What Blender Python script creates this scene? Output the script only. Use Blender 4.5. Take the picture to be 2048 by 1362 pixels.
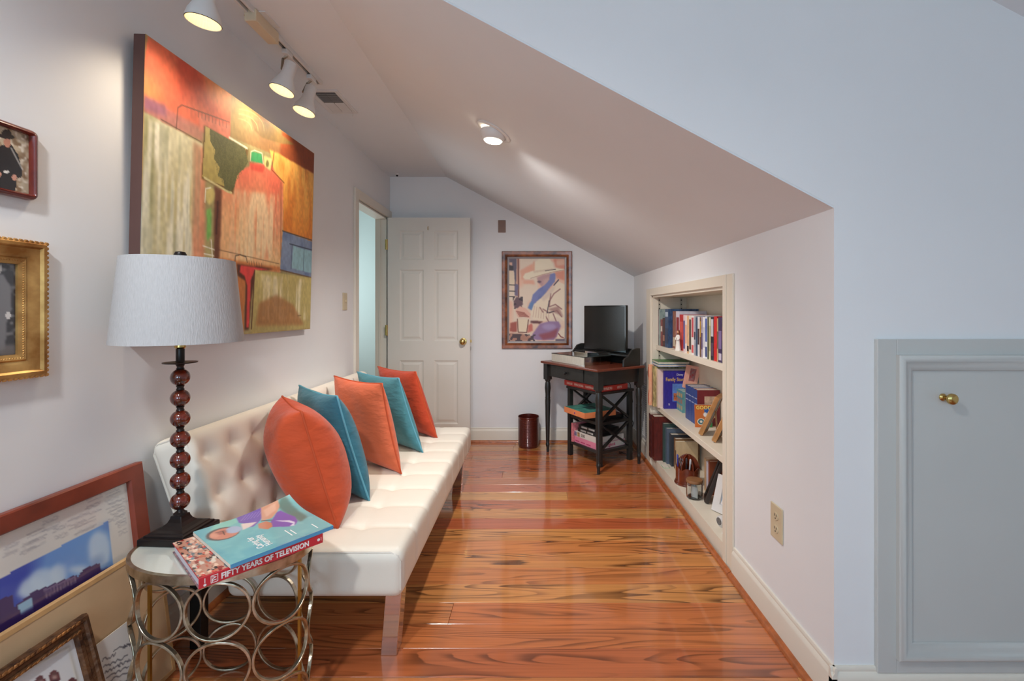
import bpy, bmesh, math, random
import numpy as np
from mathutils import Vector, Matrix, Euler

random.seed(7)
rng = np.random.default_rng(7)
scene = bpy.context.scene
for o in list(bpy.data.objects):
    bpy.data.objects.remove(o)
COL = scene.collection
R = math.radians

# ------------------------------------------------------------------ camera
F, CU, CV, CH = 920.0, 1071.0, 621.0, 1.205          # focal length in px, vanishing point, camera height
cam = bpy.data.cameras.new('camera')
cam.sensor_width = 36.0
cam.lens = F / 2048 * 36
cam.shift_x = -(CU - 1024) / 2048
cam.shift_y = -(681 - CV) / 2048
cam.clip_start = 0.02
camo = bpy.data.objects.new('camera', cam)
camo.location = (0, 0, CH)
camo.rotation_euler = (R(90), 0, 0)
COL.objects.link(camo)
scene.camera = camo

# ------------------------------------------------------------------ world, big lights, exposure
scene.view_settings.view_transform = 'Standard'
scene.view_settings.look = 'None'
scene.view_settings.gamma = 1
scene.view_settings.use_curve_mapping = False
scene.view_settings.exposure = 0.38
world = bpy.data.worlds.new('sky')
scene.world = world
world.use_nodes = True
bg = world.node_tree.nodes['Background']
bg.inputs[0].default_value = (0.55, 0.75, 1.0, 1)
bg.inputs[1].default_value = 1.0

def area(name, loc, rot, sx, sy, power, col):
    l = bpy.data.lights.new(name, 'AREA')
    l.shape = 'RECTANGLE'; l.size = sx; l.size_y = sy; l.energy = power; l.color = col
    o = bpy.data.objects.new(name, l)
    o.location = loc; o.rotation_euler = rot
    COL.objects.link(o)
    return o
# daylight through the windows of the room (behind the camera); the hall gets an added bluish fill light
area('window_daylight', (-0.75, -2.58, 1.45), (R(90), 0, 0), 0.95, 1.25, 21, (0.52, 0.78, 1.0))
area('window_daylight', (1.05, -2.58, 1.45), (R(90), 0, 0), 0.95, 1.25, 9, (0.42, 0.80, 1.0))
area('hall_fill', (-2.62, 4.6, 1.4), (R(90), 0, R(-90)), 0.8, 1.2, 15, (0.80, 0.92, 1.0))

# ------------------------------------------------------------------ helpers
def L(r, g=None, b=None):
    if g is None: g = b = r
    f = lambda c: (c / 12.92 if c <= 0.04045 else ((c + 0.055) / 1.055) ** 2.4)
    return (f(r / 255), f(g / 255), f(b / 255), 1)

def px(u, v, Y):            # point on the pixel's ray at depth Y
    return Vector(((u - CU) * Y / F, Y, CH - (v - CV) * Y / F))
def px_x(u, v, X):          # ray meets the plane x = X
    return px(u, v, X * F / (u - CU))
def px_z(u, v, Z):          # ray meets the plane z = Z
    return px(u, v, (CH - Z) * F / (v - CV))

MATS = {}
def mat(name, rgb, rough=0.5, metal=0.0, var=0.05, scale=6.0, bump=0.0, bscale=150.0, coat=0.0,
        spec=0.5, trans=0.0, emit=None, estr=0.0, stretch=None, sheen=0.0, bdist=0.004, attr=False, detail=4.0, alt=None):
    if name in MATS: return MATS[name]
    m = bpy.data.materials.new(name); m.use_nodes = True
    nt = m.node_tree; N = nt.nodes; K = nt.links
    p = N['Principled BSDF']
    p.inputs['Roughness'].default_value = rough
    p.inputs['Metallic'].default_value = metal
    p.inputs['Coat Weight'].default_value = coat
    p.inputs['Coat Roughness'].default_value = 0.08
    p.inputs['Specular IOR Level'].default_value = spec
    p.inputs['Transmission Weight'].default_value = trans
    p.inputs['Sheen Weight'].default_value = sheen
    tc = N.new('ShaderNodeTexCoord')
    vec = tc.outputs['Object']
    if stretch:
        mp = N.new('ShaderNodeMapping'); mp.inputs['Scale'].default_value = stretch
        K.new(vec, mp.inputs[0]); vec = mp.outputs[0]
    if attr:
        a = N.new('ShaderNodeAttribute'); a.attribute_name = 'Col'
        K.new(a.outputs['Color'], p.inputs['Base Color'])
    else:
        c = L(*rgb)
        n = N.new('ShaderNodeTexNoise'); n.inputs['Scale'].default_value = scale; n.inputs['Detail'].default_value = detail
        K.new(vec, n.inputs['Vector'])
        rp = N.new('ShaderNodeValToRGB')
        rp.color_ramp.elements[0].position = 0.3; rp.color_ramp.elements[1].position = 0.7
        lo = L(*alt) if alt else tuple(x * (1 - var) for x in c[:3]) + (1,)
        rp.color_ramp.elements[0].color = lo
        rp.color_ramp.elements[1].color = tuple(min(1, x * (1 + var)) for x in c[:3]) + (1,)
        K.new(n.outputs['Fac'], rp.inputs[0]); K.new(rp.outputs[0], p.inputs['Base Color'])
    if bump:
        bn = N.new('ShaderNodeTexNoise'); bn.inputs['Scale'].default_value = bscale; bn.inputs['Detail'].default_value = 3
        K.new(vec, bn.inputs['Vector'])
        b = N.new('ShaderNodeBump'); b.inputs['Strength'].default_value = bump; b.inputs['Distance'].default_value = bdist
        K.new(bn.outputs['Fac'], b.inputs['Height']); K.new(b.outputs[0], p.inputs['Normal'])
    if emit:
        p.inputs['Emission Color'].default_value = L(*emit); p.inputs['Emission Strength'].default_value = estr
    MATS[name] = m
    return m

class MB:
    def __init__(s): s.v = []; s.f = []
    def add(s, vs, fs, M=None):
        b = len(s.v)
        s.v += [tuple(M @ Vector(p)) if M is not None else tuple(p) for p in vs]
        s.f += [tuple(i + b for i in q) for q in fs]
        return s
    def box(s, x0, x1, y0, y1, z0, z1, M=None):
        vs = [(x, y, z) for z in (z0, z1) for y in (y0, y1) for x in (x0, x1)]
        return s.add(vs, [(0, 2, 3, 1), (4, 5, 7, 6), (0, 1, 5, 4), (2, 6, 7, 3), (0, 4, 6, 2), (1, 3, 7, 5)], M)
    def bar(s, a, b, w, h, up=(0, 0, 1)):           # rectangular bar from a to b
        a = Vector(a); b = Vector(b); d = (b - a); l = d.length; d.normalize()
        x = d.cross(Vector(up))
        if x.length < 1e-4: x = Vector((1, 0, 0))
        x.normalize(); z = x.cross(d)
        M = Matrix((x, d, z)).transposed().to_4x4(); M.translation = a
        return s.box(-w / 2, w / 2, 0, l, -h / 2, h / 2, M)
    def lathe(s, prof, n=24, M=None, cap=True):
        vs = []; fs = []
        for r, z in prof:
            for i in range(n):
                t = 2 * math.pi * i / n; vs.append((r * math.cos(t), r * math.sin(t), z))
        for k in range(len(prof) - 1):
            for i in range(n):
                j = (i + 1) % n
                fs.append((k * n + i, k * n + j, (k + 1) * n + j, (k + 1) * n + i))
        if cap:
            if prof[0][0] > 1e-4: fs.append(tuple(range(n - 1, -1, -1)))
            if prof[-1][0] > 1e-4: fs.append(tuple((len(prof) - 1) * n + i for i in range(n)))
        return s.add(vs, fs, M)
    def tube(s, pts, r, n=8, closed=False, M=None):
        pts = [Vector(p) for p in pts]; vs = []; fs = []; m = len(pts); prev = None
        for i, p in enumerate(pts):
            a = pts[i - 1] if (i or closed) else p
            b = pts[(i + 1) % m] if (i < m - 1 or closed) else p
            d = (b - a).normalized()
            x = (d.cross(Vector((0, 0, 1))) if prev is None else prev - d * prev.dot(d))
            if x.length < 1e-4: x = d.cross(Vector((0, 1, 0)))
            x.normalize(); prev = x; y = d.cross(x)
            rr = r[i] if isinstance(r, (list, tuple)) else r
            for k in range(n):
                t = 2 * math.pi * k / n; vs.append(p + x * rr * math.cos(t) + y * rr * math.sin(t))
        for i in range(m if closed else m - 1):
            q = (i + 1) % m
            for k in range(n):
                j = (k + 1) % n; fs.append((i * n + k, i * n + j, q * n + j, q * n + k))
        if not closed:
            fs.append(tuple(range(n - 1, -1, -1))); fs.append(tuple((m - 1) * n + k for k in range(n)))
        return s.add(vs, fs, M)
    def prism(s, poly, a0, a1, axis='y', M=None):   # polygon (p, q) swept along an axis
        n = len(poly)
        f = {'y': lambda p, q, a: (p, a, q), 'x': lambda p, q, a: (a, p, q), 'z': lambda p, q, a: (p, q, a)}[axis]
        vs = [f(p, q, a0) for p, q in poly] + [f(p, q, a1) for p, q in poly]
        fs = [tuple(range(n)), tuple(range(2 * n - 1, n - 1, -1))] + [(i, i + n, (i + 1) % n + n, (i + 1) % n) for i in range(n)]
        return s.add(vs, fs, M)
    def frame(s, W, H, prof, M=None):               # picture frame: profile of (inset, proud) swept round, back plane y = 0
        vs = []; fs = []
        for d, h in prof:
            vs += [(d, -h, d), (W - d, -h, d), (W - d, -h, H - d), (d, -h, H - d)]
        for k in range(len(prof) - 1):
            for i in range(4):
                j = (i + 1) % 4; fs.append((k * 4 + i, k * 4 + j, (k + 1) * 4 + j, (k + 1) * 4 + i))
        return s.add(vs, fs, M)
    def rbox(s, sx, sy, sz, r, cell, disp=None, M=None):   # soft box centred in x and y, base at z = 0
        bm = bmesh.new()
        H = (sx / 2, sy / 2, sz / 2)
        def grid(ax, sg):
            a, b = [(1, 2), (2, 0), (0, 1)][ax]
            na = max(2, round(2 * H[a] / cell)); nb = max(2, round(2 * H[b] / cell)); g = []
            for i in range(na + 1):
                row = []
                for j in range(nb + 1):
                    p = [0, 0, 0]; p[ax] = sg * H[ax]; p[a] = -H[a] + 2 * H[a] * i / na; p[b] = -H[b] + 2 * H[b] * j / nb
                    q = [max(-H[k] + r, min(H[k] - r, p[k])) for k in range(3)]
                    d = Vector(p) - Vector(q)
                    w = Vector(q) + d.normalized() * r
                    row.append(bm.verts.new(w))
                g.append(row)
            for i in range(na):
                for j in range(nb):
                    f = [g[i][j], g[i + 1][j], g[i + 1][j + 1], g[i][j + 1]]
                    bm.faces.new(f if sg > 0 else f[::-1])
        for ax in range(3):
            for sg in (1, -1): grid(ax, sg)
        bmesh.ops.remove_doubles(bm, verts=bm.verts, dist=1e-5)
        bm.normal_update()
        if disp:
            mv = [(v, disp(v.co.copy(), v.normal.copy())) for v in bm.verts]
            for v, d in mv: v.co += d
        for v in bm.verts: v.co.z += sz / 2
        bm.verts.index_update()
        s.add([v.co.copy() for v in bm.verts], [[v.index for v in f.verts] for f in bm.faces], M)
        bm.free(); return s
    def build(s, name, m, parent=None, smooth=None, bevel=0.0, seg=2):
        me = bpy.data.meshes.new(name); me.from_pydata(s.v, [], s.f); me.validate(); me.update()
        bm = bmesh.new(); bm.from_mesh(me); bmesh.ops.recalc_face_normals(bm, faces=bm.faces); bm.to_mesh(me); bm.free()
        me.materials.append(m)
        if smooth is not None:
            for p in me.polygons: p.use_smooth = True
            me.set_sharp_from_angle(angle=R(smooth))
        o = bpy.data.objects.new(name, me); COL.objects.link(o)
        if bevel:
            b = o.modifiers.new('bevel', 'BEVEL'); b.width = bevel; b.segments = seg; b.limit_method = 'ANGLE'; b.angle_limit = R(40)
        if parent: o.parent = parent
        return o

def box(x0, x1, y0, y1, z0, z1, M=None): return MB().box(x0, x1, y0, y1, z0, z1, M)
def tag(o, label, cat, group=None):
    o['label'] = label; o['category'] = cat
    if group: o['group'] = group
    return o
def thing(name, label, cat, loc=(0, 0, 0), rz=0.0, group=None, rot=None):
    o = bpy.data.objects.new(name, None); o.empty_display_size = 0.05
    o.location = loc; o.rotation_euler = rot if rot else (0, 0, rz); COL.objects.link(o)
    return tag(o, label, cat, group)
def struct(name, mb, m, parent=None, **k):
    o = mb.build(name, m, parent, **k)
    if parent is None: o['kind'] = 'structure'
    return o
def place(o, loc, rot=(0, 0, 0)):
    o.location = loc; o.rotation_euler = rot; return o

def text(body, size, m, parent, loc, rot, name='lettering', align='LEFT', bold=0.0, depth=0.0004, sx=1.0):
    c = bpy.data.curves.new(name, 'FONT'); c.body = body; c.size = size; c.align_x = align; c.offset = bold; c.extrude = depth
    c.resolution_u = 3
    t = bpy.data.objects.new(name, c); COL.objects.link(t)
    dg = bpy.context.evaluated_depsgraph_get()
    me = bpy.data.meshes.new_from_object(t.evaluated_get(dg))
    bpy.data.objects.remove(t)
    me.materials.clear(); me.materials.append(m)
    o = bpy.data.objects.new(name, me); COL.objects.link(o)
    o.location = loc; o.rotation_euler = rot; o.scale = (sx, 1, 1)
    if parent: o.parent = parent
    return o

class Art:                                        # a flat print: colours computed here, stored per vertex on a grid
    def __init__(s, w, h, base, mapf=None):
        s.w, s.h = w, h; s.a = np.zeros((h, w, 3)); s.a[:] = base
        s.X, s.Y = np.meshgrid((np.arange(w) + .5) / w, (np.arange(h) + .5) / h); s.m = mapf or (lambda x, y: (x, y))
    def noise(s, n, m=None):
        m = m or n; g = rng.random((m + 1, n + 1))
        x = s.X * n; y = s.Y * m; i = np.minimum(x.astype(int), n - 1); j = np.minimum(y.astype(int), m - 1); fx = x - i; fy = y - j
        fx = fx * fx * (3 - 2 * fx); fy = fy * fy * (3 - 2 * fy)
        return (g[j, i] * (1 - fx) + g[j, i + 1] * fx) * (1 - fy) + (g[j + 1, i] * (1 - fx) + g[j + 1, i + 1] * fx) * fy
    def blur(s, k, n):
        for _ in range(n):
            for ax in (0, 1):
                k = (np.roll(k, 1, ax) + 2 * k + np.roll(k, -1, ax)) / 4
        return k
    def put(s, mask, col, al=1.0):
        k = (mask * al)[..., None]; s.a = s.a * (1 - k) + np.array(col, float) * k; return s
    def mask(s, pts, soft=0):
        P = [s.m(*p) for p in pts]; k = np.zeros((s.h, s.w), bool)
        for i in range(len(P)):
            (x1, y1), (x2, y2) = P[i - 1], P[i]
            if abs(y1 - y2) < 1e-9: continue
            k ^= ((y1 > s.Y) != (y2 > s.Y)) & (s.X < (x2 - x1) * (s.Y - y1) / (y2 - y1) + x1)
        k = k.astype(float)
        return s.blur(k, soft) if soft else k
    def poly(s, pts, col, soft=0, al=1.0, col2=None, ax=1, nz=0):
        k = s.mask(pts, soft)
        if col2 is None: return s.put(k, col, al)
        Q = np.array([s.m(*p) for p in pts]); lo, hi = Q[:, ax].min(), Q[:, ax].max()
        t = np.clip(((s.Y if ax else s.X) - lo) / (hi - lo + 1e-9), 0, 1)
        if nz: t = np.clip(t + (s.noise(9, 4) - .5) * nz, 0, 1)
        c = np.array(col, float) * (1 - t[..., None]) + np.array(col2, float) * t[..., None]
        k = (k * al)[..., None]; s.a = s.a * (1 - k) + c * k; return s
    def oval(s, cx, cy, rx, ry, col, soft=0, al=1.0, n=24, rot=0):
        pts = []
        for i in range(n):
            t = 2 * math.pi * i / n; x = rx * math.cos(t); y = ry * math.sin(t)
            pts.append((cx + x * math.cos(rot) - y * math.sin(rot), cy + x * math.sin(rot) + y * math.cos(rot)))
        return s.poly(pts, col, soft, al)
    def line(s, pts, wd, col, al=1.0):                 # wd in the units of the grid (fraction of width)
        P = [s.m(*p) for p in pts]; asp = s.h / s.w; d = np.full((s.h, s.w), 9.0)
        for (x1, y1), (x2, y2) in zip(P, P[1:]):
            ax, ay, bx, by = x1, y1 * asp, x2, y2 * asp; px_, py_ = s.X, s.Y * asp
            l2 = (bx - ax) ** 2 + (by - ay) ** 2 + 1e-12
            t = np.clip(((px_ - ax) * (bx - ax) + (py_ - ay) * (by - ay)) / l2, 0, 1)
            d = np.minimum(d, np.hypot(px_ - ax - t * (bx - ax), py_ - ay - t * (by - ay)))
        return s.put(np.clip((wd - d) * s.w + .5, 0, 1), col, al)
    def grain(s, amp, n, m=None):
        s.a = s.a * (1 + (s.noise(n, m)[..., None] - .5) * amp); return s
    def mesh(s, name, W, H, m, parent=None, loc=(0, 0, 0), rot=(0, 0, 0), bend=None):   # x right, z up, faces -y
        w, h = s.w, s.h
        vs = []
        for j in range(h + 1):
            for i in range(w + 1):
                x, z = W * i / w, H * (1 - j / h); vs.append((x, -bend(x / W, z / H) if bend else 0, z))
        fs = [(j * (w + 1) + i, (j + 1) * (w + 1) + i, (j + 1) * (w + 1) + i + 1, j * (w + 1) + i + 1) for j in range(h) for i in range(w)]
        me = bpy.data.meshes.new(name); me.from_pydata(vs, [], fs); me.update()
        A = np.pad(np.clip(s.a, 0, 255) / 255, ((0, 1), (0, 1), (0, 0)), mode='edge')
        lin = np.where(A <= 0.04045, A / 12.92, ((A + 0.055) / 1.055) ** 2.4)
        ca = me.color_attributes.new('Col', 'FLOAT_COLOR', 'POINT')
        ca.data.foreach_set('color', np.concatenate([lin, np.ones(lin.shape[:2] + (1,))], 2).astype(np.float32).ravel())
        me.materials.append(m)
        o = bpy.data.objects.new(name, me); COL.objects.link(o)
        if parent: o.parent = parent
        o.location = loc; o.rotation_euler = rot
        return o

# ------------------------------------------------------------------ materials
M_wall = mat('wall_paint', (232, 231, 231), 0.75, var=0.012, scale=3, bump=0.03, bscale=180)
M_ceil = mat('ceiling_paint', (226, 229, 232), 0.8, var=0.012, scale=3, bump=0.03, bscale=180)
M_trim = mat('trim_paint', (226, 218, 204), 0.4, var=0.015, scale=5)
M_door = mat('door_paint', (222, 216, 206), 0.42, var=0.012, scale=5)
M_access = mat('access_door_paint', (196, 196, 192), 0.45, var=0.02, scale=3)
M_qround = mat('stained_pine', (168, 92, 46), 0.3, var=0.25, scale=12, stretch=(3, 3, 3), coat=0.3)
M_brass = mat('brass', (200, 170, 105), 0.22, 1.0, var=0.08, scale=20)
M_plate = mat('almond_plastic', (206, 190, 158), 0.4)
M_dark = mat('dark_hole', (30, 26, 24), 0.7)
M_white = mat('white_enamel', (222, 220, 218), 0.35)
M_black = mat('black_paint', (40, 39, 37), 0.34, var=0.2, scale=14)
M_blackp = mat('black_plastic', (22, 22, 22), 0.35)
M_chrome = mat('chrome', (215, 212, 210), 0.08, 1.0, var=0.02)
M_leather = mat('white_leather', (236, 228, 214), 0.42, var=0.02, scale=4, bump=0.05, bscale=400)
M_piping = mat('leather_piping', (226, 218, 206), 0.45)
M_art = mat('print', (0, 0, 0), 0.55, attr=True)
M_gloss = mat('glossy_print', (0, 0, 0), 0.15, attr=True, coat=0.4)
M_paper = mat('page_paper', (228, 220, 204), 0.8, var=0.06, scale=60)
M_ink = mat('black_ink', (35, 33, 38), 0.7)
M_wtext = mat('white_print', (245, 243, 240), 0.6)

def floor_material():
    m = bpy.data.materials.new('heart_pine'); m.use_nodes = True
    nt = m.node_tree; N = nt.nodes; K = nt.links; p = N['Principled BSDF']
    tc = N.new('ShaderNodeTexCoord'); oi = N.new('ShaderNodeObjectInfo')
    sc = N.new('ShaderNodeVectorMath'); sc.operation = 'MULTIPLY'; sc.inputs[1].default_value = (0.75, 8.5, 1.0)
    K.new(tc.outputs['Object'], sc.inputs[0])
    rm = N.new('ShaderNodeMath'); rm.operation = 'MULTIPLY'; rm.inputs[1].default_value = 137.0
    K.new(oi.outputs['Random'], rm.inputs[0])
    ad = N.new('ShaderNodeVectorMath'); ad.operation = 'ADD'
    K.new(sc.outputs[0], ad.inputs[0]); K.new(rm.outputs[0], ad.inputs[1])
    n1 = N.new('ShaderNodeTexNoise'); n1.inputs['Scale'].default_value = 1.15; n1.inputs['Detail'].default_value = 1.5; n1.inputs['Roughness'].default_value = 0.4
    K.new(ad.outputs[0], n1.inputs['Vector'])
    ml = N.new('ShaderNodeMath'); ml.operation = 'MULTIPLY'; ml.inputs[1].default_value = 15.0
    K.new(n1.outputs['Fac'], ml.inputs[0])
    fr = N.new('ShaderNodeMath'); fr.operation = 'FRACT'; K.new(ml.outputs[0], fr.inputs[0])
    ring = N.new('ShaderNodeValToRGB')
    e = ring.color_ramp.elements
    e[0].position = 0.0; e[0].color = (0, 0, 0, 1); e[1].position = 1.0; e[1].color = (0, 0, 0, 1)
    for pos, v in ((0.45, 0.12), (0.74, 0.85), (0.86, 1.0), (0.91, 0.05)):
        q = e.new(pos); q.color = (v, v, v, 1)
    K.new(fr.outputs[0], ring.inputs[0])
    fs = N.new('ShaderNodeVectorMath'); fs.operation = 'MULTIPLY'; fs.inputs[1].default_value = (2.0, 16.0, 1.0)
    K.new(ad.outputs[0], fs.inputs[0])
    n2 = N.new('ShaderNodeTexNoise'); n2.inputs['Scale'].default_value = 1.0; n2.inputs['Detail'].default_value = 5
    K.new(fs.outputs[0], n2.inputs['Vector'])
    base = N.new('ShaderNodeValToRGB'); base.color_ramp.interpolation = 'LINEAR'
    cols = [(0.0, (190, 98, 54)), (0.22, (208, 142, 78)), (0.42, (184, 90, 54)), (0.6, (214, 152, 84)), (0.8, (174, 80, 48)), (1.0, (204, 122, 66))]
    base.color_ramp.elements[0].color = L(*cols[0][1]); base.color_ramp.elements[1].color = L(*cols[-1][1])
    for pos, c in cols[1:-1]:
        q = base.color_ramp.elements.new(pos); q.color = L(*c)
    K.new(oi.outputs['Random'], base.inputs[0])
    # strength of the rings changes from plank to plank
    r2 = N.new('ShaderNodeMath'); r2.operation = 'MULTIPLY'; r2.inputs[1].default_value = 7.31; K.new(oi.outputs['Random'], r2.inputs[0])
    r3 = N.new('ShaderNodeMath'); r3.operation = 'FRACT'; K.new(r2.outputs[0], r3.inputs[0])
    r4 = N.new('ShaderNodeMapRange'); r4.inputs['To Min'].default_value = 0.35; r4.inputs['To Max'].default_value = 0.95; K.new(r3.outputs[0], r4.inputs['Value'])
    n3 = N.new('ShaderNodeTexNoise'); n3.inputs['Scale'].default_value = 2.2; n3.inputs['Detail'].default_value = 1; K.new(ad.outputs[0], n3.inputs['Vector'])
    r6 = N.new('ShaderNodeMapRange'); r6.inputs['From Min'].default_value = 0.34; r6.inputs['From Max'].default_value = 0.55; K.new(n3.outputs['Fac'], r6.inputs['Value'])
    r7 = N.new('ShaderNodeMath'); r7.operation = 'MULTIPLY'; K.new(r4.outputs[0], r7.inputs[0]); K.new(r6.outputs[0], r7.inputs[1])
    r5 = N.new('ShaderNodeMath'); r5.operation = 'MULTIPLY'; K.new(ring.outputs[0], r5.inputs[0]); K.new(r7.outputs[0], r5.inputs[1])
    mx = N.new('ShaderNodeMix'); mx.data_type = 'RGBA'; mx.inputs[7].default_value = L(66, 30, 12)
    K.new(r5.outputs[0], mx.inputs[0]); K.new(base.outputs[0], mx.inputs[6])
    hv = N.new('ShaderNodeHueSaturation'); hv.inputs['Saturation'].default_value = 1.0
    mr = N.new('ShaderNodeMapRange'); mr.inputs['From Min'].default_value = 0.3; mr.inputs['From Max'].default_value = 0.7
    mr.inputs['To Min'].default_value = 0.8; mr.inputs['To Max'].default_value = 1.15
    K.new(n2.outputs['Fac'], mr.inputs['Value']); K.new(mr.outputs[0], hv.inputs['Value']); K.new(mx.outputs[2], hv.inputs['Color'])
    K.new(hv.outputs[0], p.inputs['Base Color'])
    p.inputs['Roughness'].default_value = 0.22; p.inputs['Coat Weight'].default_value = 0.9; p.inputs['Coat Roughness'].default_value = 0.07
    wv = N.new('ShaderNodeTexNoise'); wv.inputs['Scale'].default_value = 3.0; K.new(tc.outputs['Object'], wv.inputs['Vector'])
    b = N.new('ShaderNodeBump'); b.inputs['Strength'].default_value = 0.12; b.inputs['Distance'].default_value = 0.004
    K.new(wv.outputs['Fac'], b.inputs['Height']); K.new(b.outputs[0], p.inputs['Coat Normal']); 
    return m
M_floor = floor_material()

# ------------------------------------------------------------------ the room
XL, XR, YF, YN, ZC = -1.335, 0.904, 4.22, 1.393, 2.43
XC, ZK, XO, YB = -0.8165, 1.515, 2.6, -2.6        # ceiling crease, knee wall top, outer knee wall, back wall
SL = (ZC - ZK) / (XR - XC)
XC2 = 0.846

floor = struct('floor', box(-2.75, XO + 0.1, YB - 0.1, 5.5, -0.08, -0.022), M_dark)
PW = 0.1285
prow = 0
y = YB
while y < 5.4:
    x0, x1 = (XL - 0.01, XR + 0.01) if y > YN + 0.05 else (XL - 0.01, XO)
    if y > 3.2: x0 = -2.7
    if y > YF: x1 = -1.44
    cuts = [x0]
    if prow % 3 == 1: cuts.append(x0 + (x1 - x0) * random.uniform(0.25, 0.75))
    if x1 - x0 > 3: cuts.append(cuts[-1] + (x1 - cuts[-1]) * random.uniform(0.4, 0.7))
    cuts.append(x1)
    for a, b in zip(cuts, cuts[1:]):
        l = b - a
        pl = box(-l / 2 + 0.0004, l / 2 - 0.0004, 0.0005, PW - 0.0005, -0.022, random.uniform(-0.0006, 0)).build('plank', M_floor, floor, bevel=0.0012, seg=1)
        pl.location = ((a + b) / 2, y, 0)
    y += PW; prow += 1

# left wall with the doorway
DY0, DY1, DZ = 3.44, 4.13, 2.035
struct('wall_left', MB().box(XL - 0.1, XL, YB - 0.1, DY0, 0, ZC).box(XL - 0.1, XL, DY0, DY1, DZ, ZC).box(XL - 0.1, XL, DY1, YF + 0.1, 0, ZC), M_wall)
struct('wall_far', box(XL, 1.32, YF, YF + 0.1, 0, ZC), M_wall)
NY0, NY1, NZ = 2.19, 3.57, 1.323
struct('wall_right', MB().box(XR, XR + 0.09, YN + 0.08, NY0, 0, ZK + 0.05).box(XR, XR + 0.09, NY1, YF, 0, ZK + 0.05)
       .box(XR, XR + 0.09, NY0, NY1, NZ, ZK + 0.05), M_wall)
struct('wall_return', MB().prism([(XR, 0), (XO, 0), (XO, ZC - (XO - XC2) * SL + 0.02), (XC2, ZC + 0.02), (XC, ZC + 0.02), (XC, ZC + 0.006), (XR, ZK + 0.006)], YN, YN + 0.08), M_wall)
def slab(x0, z0, x1, z1, ya, yb): return MB().prism([(x0, z0), (x1, z1), (x1 + 0.03, z1 + 0.07), (x0, z0 + 0.08)], ya, yb)
struct('ceiling', MB().box(XL - 0.1, XC2, YB - 0.1, YN, ZC, ZC + 0.08).box(XL - 0.1, XC, YN, YF + 0.1, ZC, ZC + 0.08), M_ceil)
struct('ceiling_slope', slab(XC, ZC, XR + 0.06, ZK - 0.06 * SL, YN + 0.0008, YF + 0.1), M_ceil)
struct('ceiling_slope', slab(XC2, ZC, XO, ZC - (XO - XC2) * SL, YB - 0.1, YN), M_ceil)
struct('wall_outer', box(XO, XO + 0.1, YB - 0.1, YN + 0.08, 0, 1.6), M_wall)
# back wall with two windows (behind the camera)
wb = MB()
wx = [(-1.25, -0.25), (0.55, 1.55)]
wb.box(XL, -1.25, YB - 0.1, YB, 0, ZC).box(-0.25, 0.55, YB - 0.1, YB, 0, ZC).box(1.55, XO, YB - 0.1, YB, 0, ZC)
for a, b in wx: wb.box(a, b, YB - 0.1, YB, 0, 0.8).box(a, b, YB - 0.1, YB, 2.1, ZC)
struct('wall_back', wb, M_wall)
for k, (a, b) in enumerate(wx):
    w = MB().box(a, b, YB - 0.07, YB - 0.03, 0.8, 0.85).box(a, b, YB - 0.07, YB - 0.03, 2.05, 2.1).box(a, a + 0.05, YB - 0.07, YB - 0.03, 0.85, 2.05)
    w.box(b - 0.05, b, YB - 0.07, YB - 0.03, 0.85, 2.05).box(a + 0.05, b - 0.05, YB - 0.07, YB - 0.03, 1.43, 1.47)
    wo = struct('window_%d' % (k + 1), w, M_white)
    MB().frame(b - a + 0.16, 1.46, [(0, 0), (0, 0.02), (0.08, 0.02), (0.08, 0)]).build('window_casing', M_trim, wo).matrix_local = Matrix.Translation((b + 0.08, YB, 0.72)) @ Matrix.Rotation(R(180), 4, 'Z')
# hall beyond the door
struct('wall_hall', MB().box(-2.75, -2.65, 2.5, 5.5, 0, ZC).box(-2.65, XL - 0.1, 2.5, 2.6, 0, ZC).box(-2.65, XL, 5.35, 5.45, 0, ZC).box(XL - 0.1, XL, YF + 0.1, 5.35, 0, ZC),
       mat('hall_paint', (196, 206, 200), 0.75, var=0.01))
struct('ceiling_hall', box(-2.75, XL - 0.1, 2.5, 5.45, ZC, ZC + 0.08).box(XL - 0.1, XL, YF + 0.1, 5.45, ZC, ZC + 0.08), M_ceil)

# baseboards with a moulded cap, and stained quarter round
BP = [(0, 0), (0, 0.132), (0.006, 0.132), (0.009, 0.126), (0.008, 0.118), (0.014, 0.108), (0.016, 0.1), (0.016, 0)]
QR = [(0, 0), (0.019, 0), (0.0185, 0.006), (0.016, 0.012), (0.011, 0.0165), (0.005, 0.019), (0, 0.0195)]
def base_run(name, a, b, nrm, q=True):
    a = Vector(a + (0,)); b = Vector(b + (0,)); n = Vector(nrm + (0,)); d = (b - a).normalized(); l = (b - a).length
    M = Matrix((n, d, Vector((0, 0, 1)))).transposed().to_4x4(); M.translation = a
    o = struct(name, MB().prism(BP, 0, l, 'y', M), M_trim, smooth=35)
    if q:
        M2 = M.copy(); M2.translation = a + n * 0.016
        MB().prism(QR, 0, l, 'y', M2).build('quarter_round', M_qround, o, smooth=40)
    return o
base_run('baseboard_far', (XL, YF), (XR, YF), (0, -1))
base_run('baseboard_right', (XR, YN - 0.016), (XR, 2.085), (-1, 0))
base_run('baseboard_right', (XR, 3.705), (XR, YF - 0.016), (-1, 0))
base_run('baseboard_return', (XR - 0.016, YN), (XO, YN), (0, -1))
base_run('baseboard_left', (XL, YB), (XL, DY0 - 0.07), (1, 0))

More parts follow.
